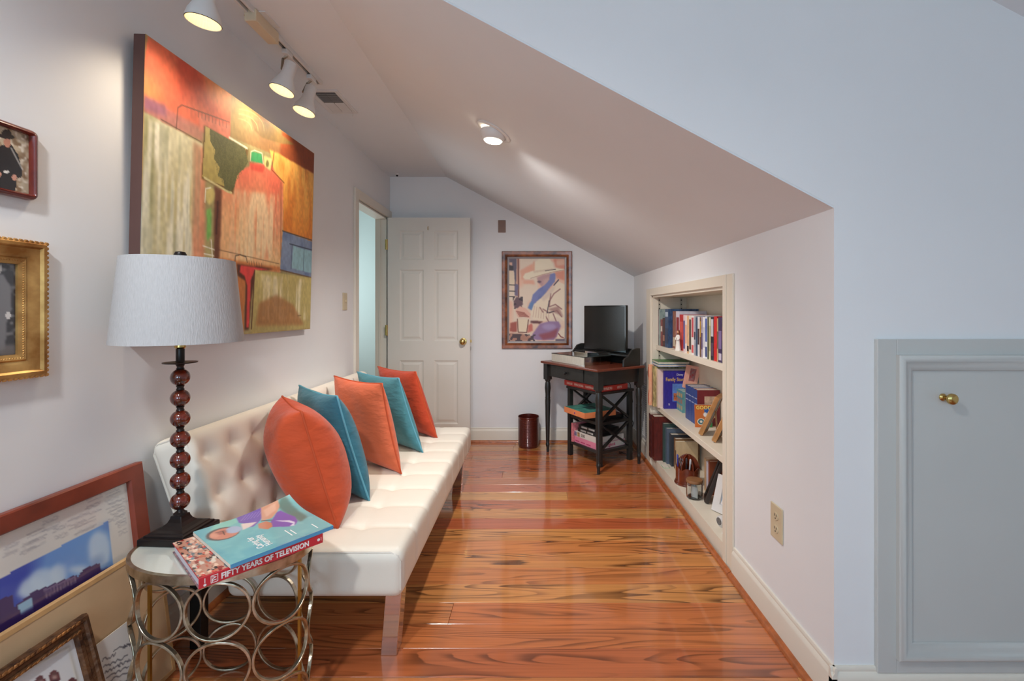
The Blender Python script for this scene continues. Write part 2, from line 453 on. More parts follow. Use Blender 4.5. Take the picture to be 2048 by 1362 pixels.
# door casing, jamb and the open six panel door
dc = struct('trim_1', MB().box(XL, XL + 0.018, DY0 - 0.07, DY0 - 0.004, 0, DZ + 0.075).box(XL, XL + 0.018, DY0 - 0.004, YF, DZ + 0.006, DZ + 0.075)
            .box(XL, XL + 0.018, DY1 + 0.006, YF, 0, DZ + 0.006), M_trim, bevel=0.003)
MB().box(XL - 0.1, XL, DY0 - 0.004, DY0 + 0.012, 0, DZ).box(XL - 0.1, XL, DY1 - 0.012, DY1 + 0.004, 0, DZ).box(XL - 0.1, XL, DY0, DY1, DZ - 0.012, DZ + 0.004).build('door_jamb', M_trim, dc)
MB().box(XL - 0.062, XL - 0.05, DY1 - 0.024, DY1 - 0.012, 0, DZ - 0.012).build('door_stop', M_trim, dc)
box(XL - 0.07, XL - 0.02, DY0 + 0.0122, DY0 + 0.0135, 0.9, 0.97).build('strike_plate', M_brass, dc)

DW, DH, DT = 0.728, 2.02, 0.036
dx0, dy0 = XL + 0.026, 4.078
door = struct('door_1', box(dx0, dx0 + DW, dy0 + 0.008, dy0 + DT - 0.008, 0.008, 0.008 + DH), M_door)
stiles = [(0, 0.105), (0.318, 0.41), (0.623, 0.728)]
rails = [(0, 0.19), (0.755, 0.925), (1.56, 1.645), (1.905, 2.02)]
fm = MB()
for yy0, yy1 in ((dy0, dy0 + 0.008), (dy0 + DT - 0.008, dy0 + DT)):
    for a, b in stiles: fm.box(dx0 + a, dx0 + b, yy0, yy1, 0.008, 0.008 + DH)
    for a, b in rails:
        for c, d in ((0.105, 0.318), (0.41, 0.623)): fm.box(dx0 + c, dx0 + d, yy0, yy1, 0.008 + a, 0.008 + b)
fm.build('stiles_and_rails', M_door, door)
for c, d in ((0.105, 0.318), (0.41, 0.623)):
    for (a0, a), (b, b1) in zip(rails, rails[1:]):
        W, H = d - c, b - a
        pm = MB().frame(W, H, [(0, 0.008), (0.012, 0.0015), (0.022, 0.0015), (0.04, 0.0065), (0.041, 0.0065)])
        pm.add([(0.041, -0.0065, 0.041), (W - 0.041, -0.0065, 0.041), (W - 0.041, -0.0065, H - 0.041), (0.041, -0.0065, H - 0.041)], [(0, 1, 2, 3)])
        place(pm.build('door_panel', M_door, door), (dx0 + c, dy0 + 0.0078, 0.008 + a))
KN = [(0.0, -0.062), (0.014, -0.061), (0.024, -0.054), (0.027, -0.045), (0.024, -0.036), (0.013, -0.029), (0.011, -0.012), (0.03, -0.008), (0.032, -0.001), (0.032, 0)]
kb = place(MB().lathe(KN, 24, Matrix.Rotation(R(-90), 4, 'X')).build('door_knob', M_brass, door, smooth=40), (dx0 + DW - 0.06, dy0, 0.93))
place(MB().lathe(KN, 24, Matrix.Rotation(R(90), 4, 'X')).build('door_knob', M_brass, door, smooth=40), (dx0 + DW - 0.06, dy0 + DT, 0.93))
box(dx0 + DW, dx0 + DW + 0.012, dy0 + 0.012, dy0 + 0.026, 0.92, 0.945).build('latch', M_brass, door)
for hz in (0.25, 1.03, 1.79):
    h = MB().box(XL + 0.001, dx0 - 0.0015, dy0 - 0.0, dy0 + 0.002, hz - 0.045, hz + 0.045).lathe([(0.006, hz - 0.047), (0.006, hz + 0.047)], 10, Matrix.Translation((dx0 - 0.006, dy0 - 0.003, 0)))
    h.build('hinge', M_brass, door)
MB().tube([(dx0 + 0.358, dy0, 1.95), (dx0 + 0.358, dy0 - 0.012, 1.945), (dx0 + 0.358, dy0 - 0.014, 1.925), (dx0 + 0.358, dy0 - 0.008, 1.918)], 0.003, 6).build('coat_hook', M_brass, door)

# access door in the return wall
ac = struct('door_2', box(1.076, 1.74, YN - 0.012, YN, 0.16, 1.075), M_access)
fr = MB()
ax0, ax1, az0, az1 = 1.025, 1.80, 0.118, 1.119
fr.box(ax0, 1.083, YN - 0.015, YN, az0, az1).box(1.733, ax1, YN - 0.015, YN, az0, az1).box(1.083, 1.733, YN - 0.015, YN, 1.069, az1).box(1.083, 1.733, YN - 0.015, YN, az0, 0.166)
fr.build('casing_board', M_access, ac, bevel=0.002)
MB().frame(0.66, 0.91, [(0, 0.013), (0, 0.028), (0.006, 0.033), (0.016, 0.033), (0.022, 0.027), (0.034, 0.024), (0.046, 0.018), (0.048, 0.013)]).build('panel_moulding', M_access, ac, smooth=50).location = (1.08, YN, 0.162)
place(MB().lathe([(0.0, -0.04), (0.010, -0.04), (0.0155, -0.036), (0.0165, -0.03), (0.012, -0.023), (0.007, -0.018), (0.006, -0.006), (0.011, -0.002), (0.011, 0)], 20, Matrix.Rotation(R(-90), 4, 'X')).build('knob', M_brass, ac, smooth=40), (1.222, YN - 0.0125, 0.945))

# ------------------------------------------------------------------ plates, vents, lamps on the ceiling
def outlet():
    t = thing('wall_outlet', 'almond double socket plate on the knee wall beside the bookcase', 'outlet', (XR, 1.718, 0.413), R(-90))
    box(-0.0415, 0.0415, -0.006, 0, -0.065, 0.065).build('cover_plate', M_plate, t, bevel=0.003)
    for s in (-1, 1):
        r = MB().lathe([(0.017, 0), (0.017, 0.0085)], 20, Matrix.Translation((0, 0, s * 0.024)) @ Matrix.Rotation(R(90), 4, 'X') @ Matrix.Diagonal((1, 0.85, 1, 1))).build('receptacle', M_plate, t)
        sl = MB()
        for dx in (-0.0065, 0.0065): sl.box(dx - 0.0012, dx + 0.0012, -0.0092, -0.0085, s * 0.024 - 0.001, s * 0.024 + 0.008)
        sl.box(-0.0025, 0.0025, -0.0092, -0.0085, s * 0.024 - 0.010, s * 0.024 - 0.005).build('slots', M_dark, r)
outlet()
t = thing('light_switch', 'almond light switch plate on the left wall beside the doorway', 'light switch', (XL, 3.215, 1.268), R(90))
box(-0.036, 0.036, -0.006, 0, -0.06, 0.06).build('cover_plate', M_plate, t, bevel=0.003)
box(-0.006, 0.006, -0.018, -0.005, -0.004, 0.012).build('toggle', M_plate, t, bevel=0.001)
t = thing('wall_plate', 'small brown plate high on the far wall above the framed portrait', 'wall plate', (-0.308, YF, 1.976))
M_brown = mat('brown_plastic', (132, 100, 84), 0.45)
box(-0.035, 0.035, -0.006, 0, -0.057, 0.057).build('cover_plate', M_brown, t, bevel=0.003)
box(-0.004, 0.004, -0.014, -0.005, -0.01, 0.008).build('toggle', M_brown, t)
t = thing('ceiling_sensor', 'tiny white sensor with a dark tip on the ceiling corner', 'sensor', (-1.24, 4.12, ZC))
MB().lathe([(0.02, 0), (0.02, -0.006), (0.012, -0.012)], 16).build('housing', M_white, t, smooth=40)
MB().lathe([(0.009, -0.0118), (0.009, -0.022), (0.0, -0.026)], 12).build('tip', M_dark, t, smooth=40)

# ceiling register: outer frame, two banks of louvres
t = thing('ceiling_vent', 'white louvred air vent in the flat ceiling beyond the track light', 'vent', (-1.185, 2.70, ZC))
W2, L2 = 0.085, 0.15
MB().frame(2 * W2, 2 * L2, [(0, 0), (0, 0.006), (0.004, 0.008), (0.024, 0.005), (0.026, 0.001)], Matrix(((1, 0, 0, -W2), (0, 0, 1, -L2), (0, 1, 0, 0), (0, 0, 0, 1)))).build('frame', M_white, t)
box(-W2 + 0.026, W2 - 0.026, -L2 + 0.026, L2 - 0.026, -0.0015, -0.0005).build('duct', mat('damper_grey', (90, 88, 86), 0.8), t)  # grey is the duct damper's own colour
for k in range(19):
    yy = -L2 + 0.034 + k * 0.0128
    if abs(yy) < 0.009: continue
    a = R(24 if yy < 0 else -24)
    for s in (-1, 1):
        box(-0.028, 0.028, -0.0058, 0.0058, -0.0006, 0.0006, Matrix.Translation((s * 0.03, yy, -0.0045)) @ Matrix.Rotation(a, 4, 'X')).build('louvre', M_white, t)
MB().tube([(0.06, 0.13, -0.004), (0.06, 0.135, -0.016), (0.06, 0.132, -0.03)], 0.0025, 6).build('lever', M_white, t)

# air return grille low on the right wall behind the desk
t = thing('air_grille', 'white slatted air grille low on the right wall behind the black desk', 'vent', (XR, 3.90, 0.15), R(-90))
MB().frame(0.19, 0.47, [(0, 0), (0, 0.006), (0.003, 0.008), (0.018, 0.006), (0.019, 0.001)]).build('frame', M_white, t)
box(0.019, 0.171, -0.002, -0.001, 0.019, 0.451).build('duct', mat('damper_grey', (90, 88, 86), 0.8), t)
for k in range(24):
    z = 0.028 + k * 0.018
    box(0.019, 0.171, -0.0065, 0.0065, -0.0006, 0.0006, Matrix.Translation((0, -0.0065, z)) @ Matrix.Rotation(R(38), 4, 'X')).build('slat', M_white, t)

# recessed eyeball lamp in the sloped ceiling
M_bulb = mat('lit_bulb', (255, 244, 225), 0.4, emit=(255, 238, 212), estr=9)
M_refl = mat('ribbed_reflector', (240, 226, 190), 0.35, emit=(255, 225, 170), estr=0.3)
sn = math.atan(SL)
t = thing('recessed_light', 'round white eyeball lamp recessed into the sloped ceiling, lit', 'ceiling light', (-0.209, 2.313, ZK + (XR + 0.209) * SL), rot=(0, sn, 0))
MB().lathe([(0.092, 0.001), (0.094, -0.004), (0.088, -0.008), (0.07, -0.008), (0.068, -0.002)], 40, cap=False).build('trim_ring', M_white, t, smooth=50)
eye = MB().lathe([(0.066, -0.001)] + [(0.068 * math.cos(R(q)), -0.004 - 0.062 * math.sin(R(q))) for q in range(4, 52, 6)], 36, Matrix.Rotation(-sn * 0.8, 4, 'Y'), cap=False).build('eyeball', M_white, t, smooth=50)
bm_ = MB().lathe([(0.0415, -0.0535), (0.04, -0.0505), (0.0, -0.0495)], 32, Matrix.Rotation(-sn * 0.8, 4, 'Y'), cap=False).build('bulb', M_bulb, t, smooth=60)
def spot(name, loc, target, power, size, blend, col=(1.0, 0.84, 0.62), rad=0.03):
    l = bpy.data.lights.new(name, 'SPOT'); l.energy = power; l.spot_size = R(size); l.spot_blend = blend; l.color = col; l.shadow_soft_size = rad
    o = bpy.data.objects.new(name, l); o.location = loc
    o.rotation_euler = (Vector(target) - Vector(loc)).to_track_quat('-Z', 'Y').to_euler(); COL.objects.link(o); return o
spot('recessed_beam', (-0.23, 2.313, 2.03), (0.0, 3.25, 0.0), 64, 140, 0.9, (1.0, 0.95, 0.9), 0.04)

def fill_can(x, y, power, label):  # unseen ceiling lamp added to brighten things near the camera
    t = thing('recessed_light', label, 'ceiling light', (x, y, ZC))
    MB().lathe([(0.092, 0.001), (0.094, -0.004), (0.088, -0.008), (0.07, -0.006), (0.068, 0.0)], 40, cap=False).build('trim_ring', M_white, t, smooth=50)
    MB().lathe([(0.066, -0.0012), (0.0, -0.001)], 32, cap=False).build('bulb', M_bulb, t)
    spot('recessed_beam', (x, y, ZC - 0.03), (x, y, 0), power, 160, 0.6, (0.93, 0.97, 1.0), 0.07)
fill_can(-0.85, 0.10, 76, 'added fill lamp out of view in the flat ceiling')
# track light: rail, feed box and three heads aimed at the canvas
XT = -1.155
t = thing('track_light', 'white ceiling track light with bell shaped heads above the canvas', 'track light', (XT, 0, ZC))
MB().box(-0.018, -0.008, 0.95, 2.45, -0.02, 0).box(0.008, 0.018, 0.95, 2.45, -0.02, 0).box(-0.008, 0.008, 0.95, 2.45, -0.004, 0).box(-0.018, 0.018, 2.45, 2.456, -0.02, 0).build('rail', M_white, t)
box(-0.008, 0.008, 0.95, 2.45, -0.0055, -0.004).build('rail_slot', mat('track_slot', (120, 106, 84), 0.5), t)
fb = MB().box(-0.024, 0.024, 1.86, 2.03, -0.052, -0.001).build('feed_box', mat('feed_box_cream', (222, 204, 174), 0.45), t, bevel=0.004)
MB().lathe([(0.004, 0), (0.004, 0.01)], 8, Matrix.Translation((-0.024, 1.88, -0.02)) @ Matrix.Rotation(R(-90), 4, 'Y')).build('screw', M_brass, fb)
box(0.018, 0.05, 1.88, 1.99, -0.004, 0).build('canopy_plate', M_white, t, bevel=0.001)
HK = 0.86
HP = [(0.0, 0.166), (0.026, 0.165), (0.031, 0.16), (0.031, 0.105), (0.033, 0.085), (0.042, 0.06), (0.054, 0.035), (0.059, 0.015), (0.06, 0.0)]
def head(y, rim, tilt):
    o = Vector((XT, 0, ZC)); rimv = Vector(rim) - o
    ax = Vector(tilt).normalized()                                        # from rim up to the back of the shell
    M = Matrix.Translation(rimv) @ Vector((0, 0, 1)).rotation_difference(ax).to_matrix().to_4x4() @ Matrix.Scale(HK, 4)
    sh = MB().lathe(HP, 36, M, cap=False).build('head_shell', M_white, t, smooth=50)
    MB().lathe([(0.06, 0.0), (0.0615, 0.0015), (0.06, 0.003)], 36, M, cap=False).build('rim', M_dark, sh, smooth=60)
    n = 72; vs = []; fs = []
    for k, (r, z) in enumerate([(0.0585, 0.001), (0.052, 0.03), (0.031, 0.08)]):
        for i in range(n):
            rr = r - (0.0012 if i % 2 else 0); a = 2 * math.pi * i / n; vs.append((rr * math.cos(a), rr * math.sin(a), z))
    for k in range(2):
        for i in range(n): fs.append((k * n + i, k * n + (i + 1) % n, (k + 1) * n + (i + 1) % n, (k + 1) * n + i))
    MB().add(vs, fs, M).build('reflector', M_refl, sh)
    MB().lathe([(0.031, 0.079), (0.024, 0.07), (0.0, 0.066)], 30, M, cap=False).build('bulb', M_bulb, sh, smooth=60)
    back = M @ Vector((0, 0, 0.13))
    top = Vector((0, y, -0.02))
    side = Vector((-0.034, 0, 0))
    ad = MB().box(-0.013, 0.013, y - 0.028, y + 0.028, -0.042, -0.02).build('adapter', M_white, t, bevel=0.003)
    MB().tube([top + Vector((0, 0, -0.02)), top + Vector((-0.02, 0, -0.035)), back + side], 0.006, 8).build('swivel_arm', mat('satin_nickel', (150, 140, 125), 0.35, 0.8), ad)
    w = Matrix.Translation(o) @ M
    p = w @ Vector((0, 0, -0.004)); q = w @ Vector((0, 0, -1))
    spot('track_beam', p, q, 8.5, 120, 1.0)
head(1.50, (-1.105, 1.53, 2.163), (0.10, -0.02, 1))
head(2.14, (-1.142, 2.07, 2.193), (0.24, 0.16, 1))
head(2.37, (-1.158, 2.30, 2.197), (0.20, 0.16, 1))

# ------------------------------------------------------------------ the big canvas on the left wall
def wall_art(name, label, cat, y0, z0, x=XL, lean=0.0, group=None):       # root for a picture on the left wall: x -> +Y, faces +X
    return thing(name, label, cat, (x, y0, z0), group=group, rot=Euler((0, 0, R(90))) if not lean else (Matrix.Rotation(R(90), 3, 'Z') @ Matrix.Rotation(R(lean), 3, 'X')).to_euler())
PW_, PH_ = 1.144, 1.008
t = wall_art('canvas_painting', 'large abstract canvas in orange, olive and cream on the left wall', 'painting', 1.498, 1.10, XL + 0.002, lean=1.35)
box(0, PW_, -0.038, 0, 0, PH_).build('canvas_edge', mat('canvas_side', (92, 62, 56), 0.7), t, bevel=0.002)
def mp_(u, v):
    p = px_x(u, v, -1.283); return ((p.y - 1.498) / PW_, 1 - (p.z - 1.10) / PH_)
A = Art(330, 290, (158, 146, 98), mp_)
A.grain(0.25, 12, 8)
k = A.mask([(290, 60), (458, 180), (457, 280), (405, 265), (275, 205)], 1)
n1, n2 = A.noise(6, 5), A.noise(14, 10)
A.put(k, (222, 108, 78)); A.put(k * np.clip((n1 - .45) * 3, 0, 1), (244, 158, 92), .85); A.put(k * np.clip((n2 - .6) * 3, 0, 1), (206, 66, 52), .6)
A.poly([(270, 185), (405, 258), (403, 285), (272, 222)], (186, 104, 112), 5, .9, (190, 130, 110), 0)
A.poly([(282, 190), (330, 212), (330, 235), (278, 215)], (128, 88, 122), 6, .6)
A.poly([(395, 230), (457, 252), (457, 285), (395, 262)], (226, 138, 116), 3, .7)
A.poly([(270, 217), (405, 290), (402, 530), (440, 560), (440, 700), (240, 700)], (212, 204, 170), 1, 1, (196, 180, 120), 1, .5)
A.poly([(270, 217), (312, 240), (300, 700), (240, 700)], (152, 148, 104), 12, .85)
A.poly([(385, 285), (410, 300), (412, 700), (388, 700)], (222, 142, 108), 8, .85)
kk = A.mask([(275, 225), (400, 292), (400, 520), (268, 520)], 4)
st = lambda: A.noise(80, 6) * .5 + A.noise(18, 4) * .5
A.put(kk * np.clip((st() - .42) * 4, 0, 1), (240, 234, 212), .85); A.put(kk * np.clip((st() - .55) * 4, 0, 1), (140, 142, 112), .55)
A.poly([(458, 185), (632, 305), (632, 360), (540, 308), (458, 275)], (156, 132, 84), 1, 1, (126, 58, 26), 0, .3)
A.poly([(560, 260), (632, 305), (632, 358), (556, 312)], (134, 58, 24), 7, .8)
A.poly([(497, 238), (530, 246), (556, 268), (585, 290), (560, 288), (520, 276), (505, 262)], (118, 92, 50), 1)
for r_ in (30, 42, 54): A.line([(470 + r_ * math.cos(a / 10), 262 - r_ * .8 * math.sin(a / 10)) for a in range(0, 16)], .0015, (190, 168, 110), .7)
A.poly([(440, 372), (470, 345), (498, 332), (530, 322), (548, 338), (567, 368), (564, 545), (480, 535), (438, 520)], (226, 112, 86), 2, 1, (228, 186, 132), 1, .5)
kk = A.mask([(462, 380), (556, 390), (556, 520), (460, 520)], 9)
A.put(kk * np.clip((st() - .28) * 3, 0, 1), (240, 216, 174), .8); A.put(kk * np.clip((st() - .55) * 4, 0, 1), (222, 130, 90), .6)
A.poly([(536, 300), (545, 303), (632, 352), (632, 490), (567, 466), (564, 366), (545, 340)], (240, 178, 88), 2, 1, (226, 138, 48), 1, .5)
A.put(A.mask([(545, 303), (628, 350), (626, 480), (567, 460)], 3) * np.clip((A.noise(40, 12) * .6 + A.noise(10, 8) * .4 - .45) * 3, 0, 1), (206, 112, 40), .6)
A.poly([(405, 252), (494, 300), (490, 330), (470, 352), (466, 388), (402, 358)], (108, 82, 40), 2)
A.poly([(408, 254), (488, 298), (484, 330), (462, 380), (404, 354)], (190, 172, 104), 0, 1, (168, 150, 84), 1)
A.poly([(416, 258), (486, 295), (494, 325), (486, 338), (472, 352), (468, 375), (458, 386), (448, 378), (446, 360), (434, 352), (438, 335), (426, 318), (428, 300), (418, 284)], (92, 92, 54), 0)
A.put(A.mask([(416, 258), (486, 295), (494, 325), (458, 386), (434, 352)], 0) * (rng.random((290, 330)) > .55), (112, 110, 68), .6)
A.line([(408, 356), (455, 384), (462, 386)], .004, (206, 194, 140)); A.line([(456, 276), (491, 297)], .004, (236, 228, 200))
A.poly([(500, 303), (520, 308), (523, 328), (499, 322)], (58, 152, 92), 1); A.line([(498, 322), (499, 304), (506, 301), (521, 307), (524, 328)], .0018, (232, 226, 196))
A.poly([(496, 325), (528, 332), (524, 346), (500, 340)], (206, 78, 62), 3)
A.poly([(525, 312), (541, 318), (538, 342), (526, 332)], (214, 204, 132), 2); A.oval(532, 328, 3, 7, (120, 110, 60), 1)
A.line([(560, 366), (564, 545)], .003, (120, 74, 44), .7); A.line([(545, 303), (541, 340), (566, 366)], .003, (128, 70, 34), .8)
A.poly([(428, 372), (443, 380), (442, 525), (430, 525)], (104, 60, 42), 4, .95)
A.poly([(434, 402), (437, 402), (436, 470), (432, 470)], (70, 34, 28), 1)
A.oval(420, 392, 9, 17, (206, 188, 116), 3); A.poly([(414, 420), (423, 416), (424, 470), (416, 485)], (120, 176, 88), 2)
A.line([(410, 405), (411, 378), (421, 376)], .002, (226, 222, 200)); A.line([(408, 492), (431, 500)], .0018, (236, 230, 214)); A.line([(411, 508), (430, 512)], .0018, (236, 230, 214)); A.line([(424, 480), (428, 520)], .0018, (236, 230, 214))
A.poly([(566, 462), (632, 486), (630, 556), (562, 540)], (128, 146, 176), 1); A.put(A.mask([(566, 462), (630, 486), (628, 556), (562, 540)], 2) * np.clip((A.noise(20, 10) - .5) * 3, 0, 1), (84, 102, 146), .6)
A.poly([(587, 492), (632, 505), (630, 548), (585, 537)], (146, 188, 200), 1); A.line([(580, 488), (630, 502)], .0022, (44, 52, 70)); A.line([(609, 498), (608, 543)], .0018, (60, 80, 110)); A.line([(585, 490), (584, 538)], .0018, (60, 80, 110))
A.line([(565, 462), (628, 482)], .003, (70, 56, 50), .8); A.line([(562, 540), (626, 556)], .003, (96, 62, 40), .8)
A.poly([(440, 515), (562, 535), (562, 545), (478, 535), (478, 700), (440, 700)], (206, 128, 72), 3)
A.poly([(476, 528), (552, 538), (514, 545), (506, 600), (503, 660), (494, 660), (494, 570), (478, 552)], (88, 44, 26), 3)
A.poly([(484, 530), (540, 539), (511, 543), (505, 560), (503, 655), (498, 655), (498, 572), (492, 552), (482, 545)], (218, 70, 66), 1)
A.poly([(478, 552), (494, 562), (493, 665), (476, 665)], (196, 122, 66), 2)
A.poly([(512, 540), (628, 556), (626, 668), (506, 668)], (198, 182, 112), 1, 1, (168, 150, 92), 1, .6)
A.put(A.mask([(520, 548), (620, 560), (618, 640), (514, 640)], 6) * np.clip((st() - .45) * 4, 0, 1), (232, 220, 180), .85)
A.poly([(522, 606), (556, 590), (590, 610), (612, 650), (516, 652)], (160, 104, 58), 9, .75)
A.line([(512, 541), (508, 658)], .003, (84, 46, 26)); A.line([(320, 240), (400, 285)], .0014, (70, 56, 40), .8); A.line([(350, 258), (352, 216), (360, 211), (455, 245)], .0016, (96, 60, 50), .9)
for q in range(9): A.line([(393 + q * 7, 223 + q * 2.6), (393 + q * 7, 235 + q * 2.6)], .0014, (120, 70, 56), .7)
A.line([(440, 500), (560, 528)], .0014, (90, 60, 40), .7); A.line([(472, 528), (473, 512), (482, 510), (494, 514), (497, 525)], .0018, (50, 34, 26), .9)
for q in range(6): A.line([(500 + q * 5, 522 + q), (501 + q * 5, 530 + q)], .0014, (80, 50, 36), .8)
A.line([(599, 632), (606, 631)], .0016, (110, 80, 50))
A.grain(0.12, 110, 60)
A.mesh('painted_face', PW_, PH_, M_art, t, (0, -0.0385, 0))

# ------------------------------------------------------------------ framed photographs on the left wall
M_cherry = mat('cherry_frame', (104, 34, 24), 0.22, var=0.3, scale=20, coat=0.5)
t = wall_art('framed_photo', 'small rounded cherry wood frame with photo of a person in cowboy hat', 'picture frame', 1.02, 1.494)
def rframe(W, H, rad, prof, n=6):               # rounded corner frame
    vs = []; fs = []; m = 4 * (n + 1)
    for d, h in prof:
        r = max(rad - d, 0.002)
        for c, (cx, cz) in enumerate([(W - rad, H - rad), (rad, H - rad), (rad, rad), (W - rad, rad)]):
            for i in range(n + 1):
                a = math.pi / 2 * (c + i / n); vs.append((cx + r * math.cos(a), -h, cz + r * math.sin(a)))
    for k in range(len(prof) - 1):
        for i in range(m): fs.append((k * m + i, k * m + (i + 1) % m, (k + 1) * m + (i + 1) % m, (k + 1) * m + i))
    return MB().add(vs, fs)
rframe(0.201, 0.184, 0.016, [(0, 0), (0, 0.012), (0.004, 0.019), (0.010, 0.021), (0.014, 0.016), (0.014, 0.004)]).build('frame', M_cherry, t, smooth=60)
def mq(u, v):
    p = px_x(u, v, -1.322); return ((p.y - 1.02 - 0.013) / 0.175, 1 - (p.z - 1.494 - 0.013) / 0.158)
A = Art(80, 72, (196, 178, 150), mq)
A.put(np.clip((A.noise(16, 14) - .45) * 2.5, 0, 1), (140, 112, 84)); A.put(np.clip((A.noise(24, 20) - .6) * 3, 0, 1), (236, 224, 204))
A.poly([(-40, 372), (80, 392), (80, 410), (-40, 400)], (110, 70, 56), 1)
A.poly([(-6, 305), (8, 292), (30, 290), (44, 312), (52, 345), (50, 356), (40, 358), (38, 395), (-2, 388), (0, 340), (-10, 350)], (34, 34, 38), 0)
A.oval(22, 285, 7, 11, (196, 136, 112), 0); A.oval(20, 274, 17, 5, (36, 30, 30), 0, rot=.15); A.oval(20, 268, 10, 8, (36, 30, 30), 0)
A.line([(30, 298), (44, 325), (52, 340)], .012, (206, 200, 190), .7); A.oval(20, 345, 6, 3, (226, 222, 214)); A.oval(5, 350, 5, 6, (206, 150, 130)); A.oval(36, 356, 5, 6, (206, 150, 130))
A.mesh('photo', 0.175, 0.158, M_gloss, t, (0.013, -0.005, 0.013))

M_gold = mat('antique_gold', (204, 162, 100), 0.36, 0.75, var=0.25, scale=14, alt=(140, 88, 36))
t = wall_art('framed_photo', 'ornate gold frame with a black and white photo of a standing figure', 'picture frame', 0.94, 1.031)
MB().frame(0.299, 0.354, [(0, 0), (0, 0.02), (0.006, 0.026), (0.014, 0.027), (0.019, 0.021), (0.034, 0.018), (0.044, 0.012), (0.048, 0.016), (0.055, 0.012), (0.061, 0.009), (0.062, 0.003)]).build('frame', M_gold, t, smooth=25)
bd = MB()
def border(W, H, d, step, r, mb, h):
    pts = []
    for (ax, az), (bx, bz) in [((d, d), (W - d, d)), ((W - d, d), (W - d, H - d)), ((W - d, H - d), (d, H - d)), ((d, H - d), (d, d))]:
        l = math.hypot(bx - ax, bz - az); n = max(1, int(l / step))
        for i in range(n): pts.append((ax + (bx - ax) * i / n, az + (bz - az) * i / n))
    for x, z in pts: mb.lathe([(r, 0), (r * .7, r * .7), (0, r)], 6, Matrix.Translation((x, -h, z)) @ Matrix.Rotation(R(90), 4, 'X'))
border(0.299, 0.354, 0.002, 0.012, 0.006, bd, 0.019); border(0.299, 0.354, 0.0515, 0.006, 0.0025, bd, 0.013)
o = bd.build('beaded_edge', M_gold, t, smooth=40); o['kind'] = 'stuff'
def mq(u, v):
    p = px_x(u, v, -1.328); return ((p.y - 0.94 - 0.06) / 0.179, 1 - (p.z - 1.031 - 0.06) / 0.234)
A = Art(70, 90, (60, 58, 60), mq)
A.put(np.clip((A.noise(20, 26) - .55) * 3, 0, 1), (130, 128, 128), .8); A.poly([(20, 690), (60, 690), (60, 720), (-100, 720)], (110, 108, 108), 3)
A.poly([(-24, 560), (-8, 548), (10, 550), (24, 575), (27, 620), (18, 640), (14, 700), (-20, 705), (-26, 640)], (122, 120, 122), 1); A.oval(-2, 536, 9, 14, (186, 182, 178)); A.oval(20, 632, 5, 8, (214, 210, 206)); A.oval(-2, 526, 10, 7, (50, 48, 48), 1)
A.mesh('photo', 0.179, 0.234, M_gloss, t, (0.06, -0.004, 0.06))

# ------------------------------------------------------------------ frames leaning on the left wall
def lean_root(name, label, cat, xb, y0, top_x, top_z):     # bottom edge on the floor at x = xb, leaning back to top_x at height top_z
    a = math.atan2(xb - top_x, top_z)
    return thing(name, label, cat, (xb, y0, 0.0), rot=(Matrix.Rotation(R(90), 3, 'Z') @ Matrix.Rotation(-a, 3, 'X')).to_euler()), math.hypot(xb - top_x, top_z)
M_mahog = mat('mahogany_frame', (132, 56, 36), 0.4, var=0.25, scale=10)
W1, Y1 = 0.86, 1.535
t, H1 = lean_root('framed_print', 'wide mahogany frame with signed mat and blue sky photo leaning on the wall', 'picture frame', -1.252, Y1 - W1, -1.333, 0.70)
MB().frame(W1, H1, [(0, 0), (0, 0.02), (0.004, 0.024), (0.046, 0.02), (0.05, 0.014), (0.051, 0.003)]).build('frame', M_mahog, t, smooth=30)
T1 = t
def lean_map(t, W, H, ins=0.0):
    bpy.context.view_layer.update(); Mi = t.matrix_world.copy()
    o = Mi.translation; ex = Mi.col[0].xyz; ez = Mi.col[2].xyz; n = Mi.col[1].xyz
    def f(u, v):
        d = px(u, v, 1.0) - Vector((0, 0, CH)); c = Vector((0, 0, CH)); s = (o - n * 0.006 - c).dot(n) / d.dot(n); p = c + d * s - o
        return ((p.dot(ex) - ins) / (W - 2 * ins), 1 - (p.dot(ez) - ins) / (H - 2 * ins))
    return f
A = Art(190, 150, (226, 220, 212), lean_map(t, W1, H1, 0.05))
A.poly([(-700, 1530), (217, 1043), (228, 1135), (-700, 1900)], (92, 122, 206), 0, 1, (128, 170, 224), 0)
kk = A.mask([(-700, 1530), (217, 1043), (228, 1135), (-700, 1900)])
A.put(kk * np.clip((A.noise(7, 6) - .45) * 3, 0, 1), (66, 72, 172), .8)
for cx, cy, rx, ry in ((92, 1165, 34, 28), (70, 1178, 30, 22), (118, 1150, 16, 22), (200, 1100, 22, 38), (160, 1140, 20, 8), (50, 1185, 14, 10), (-60, 1270, 40, 30)): A.oval(cx, cy, rx, ry, (206, 224, 240), 4, .85)
A.put(A.mask([(165, 1060), (217, 1043), (228, 1130), (190, 1140)], 4) * np.clip((A.noise(12, 12) - .4) * 3, 0, 1), (120, 150, 200), .6)
A.poly([(-300, 1320), (26, 1190), (30, 1215), (66, 1185), (154, 1150), (156, 1158), (168, 1138), (202, 1126), (204, 1142), (-300, 1480)], (84, 62, 104), 0)
A.poly([(38, 1212), (66, 1196), (70, 1222), (44, 1232)], (162, 196, 220)); A.poly([(88, 1180), (152, 1152), (154, 1165), (90, 1200)], (142, 122, 152), 0, .8)
for q in range(9): A.line([(92 + q * 7, 1184 - q * 3), (92 + q * 7, 1190 - q * 3)], .003, (80, 60, 100)); A.line([(92 + q * 7, 1194 - q * 3), (92 + q * 7, 1199 - q * 3)], .003, (80, 60, 100))
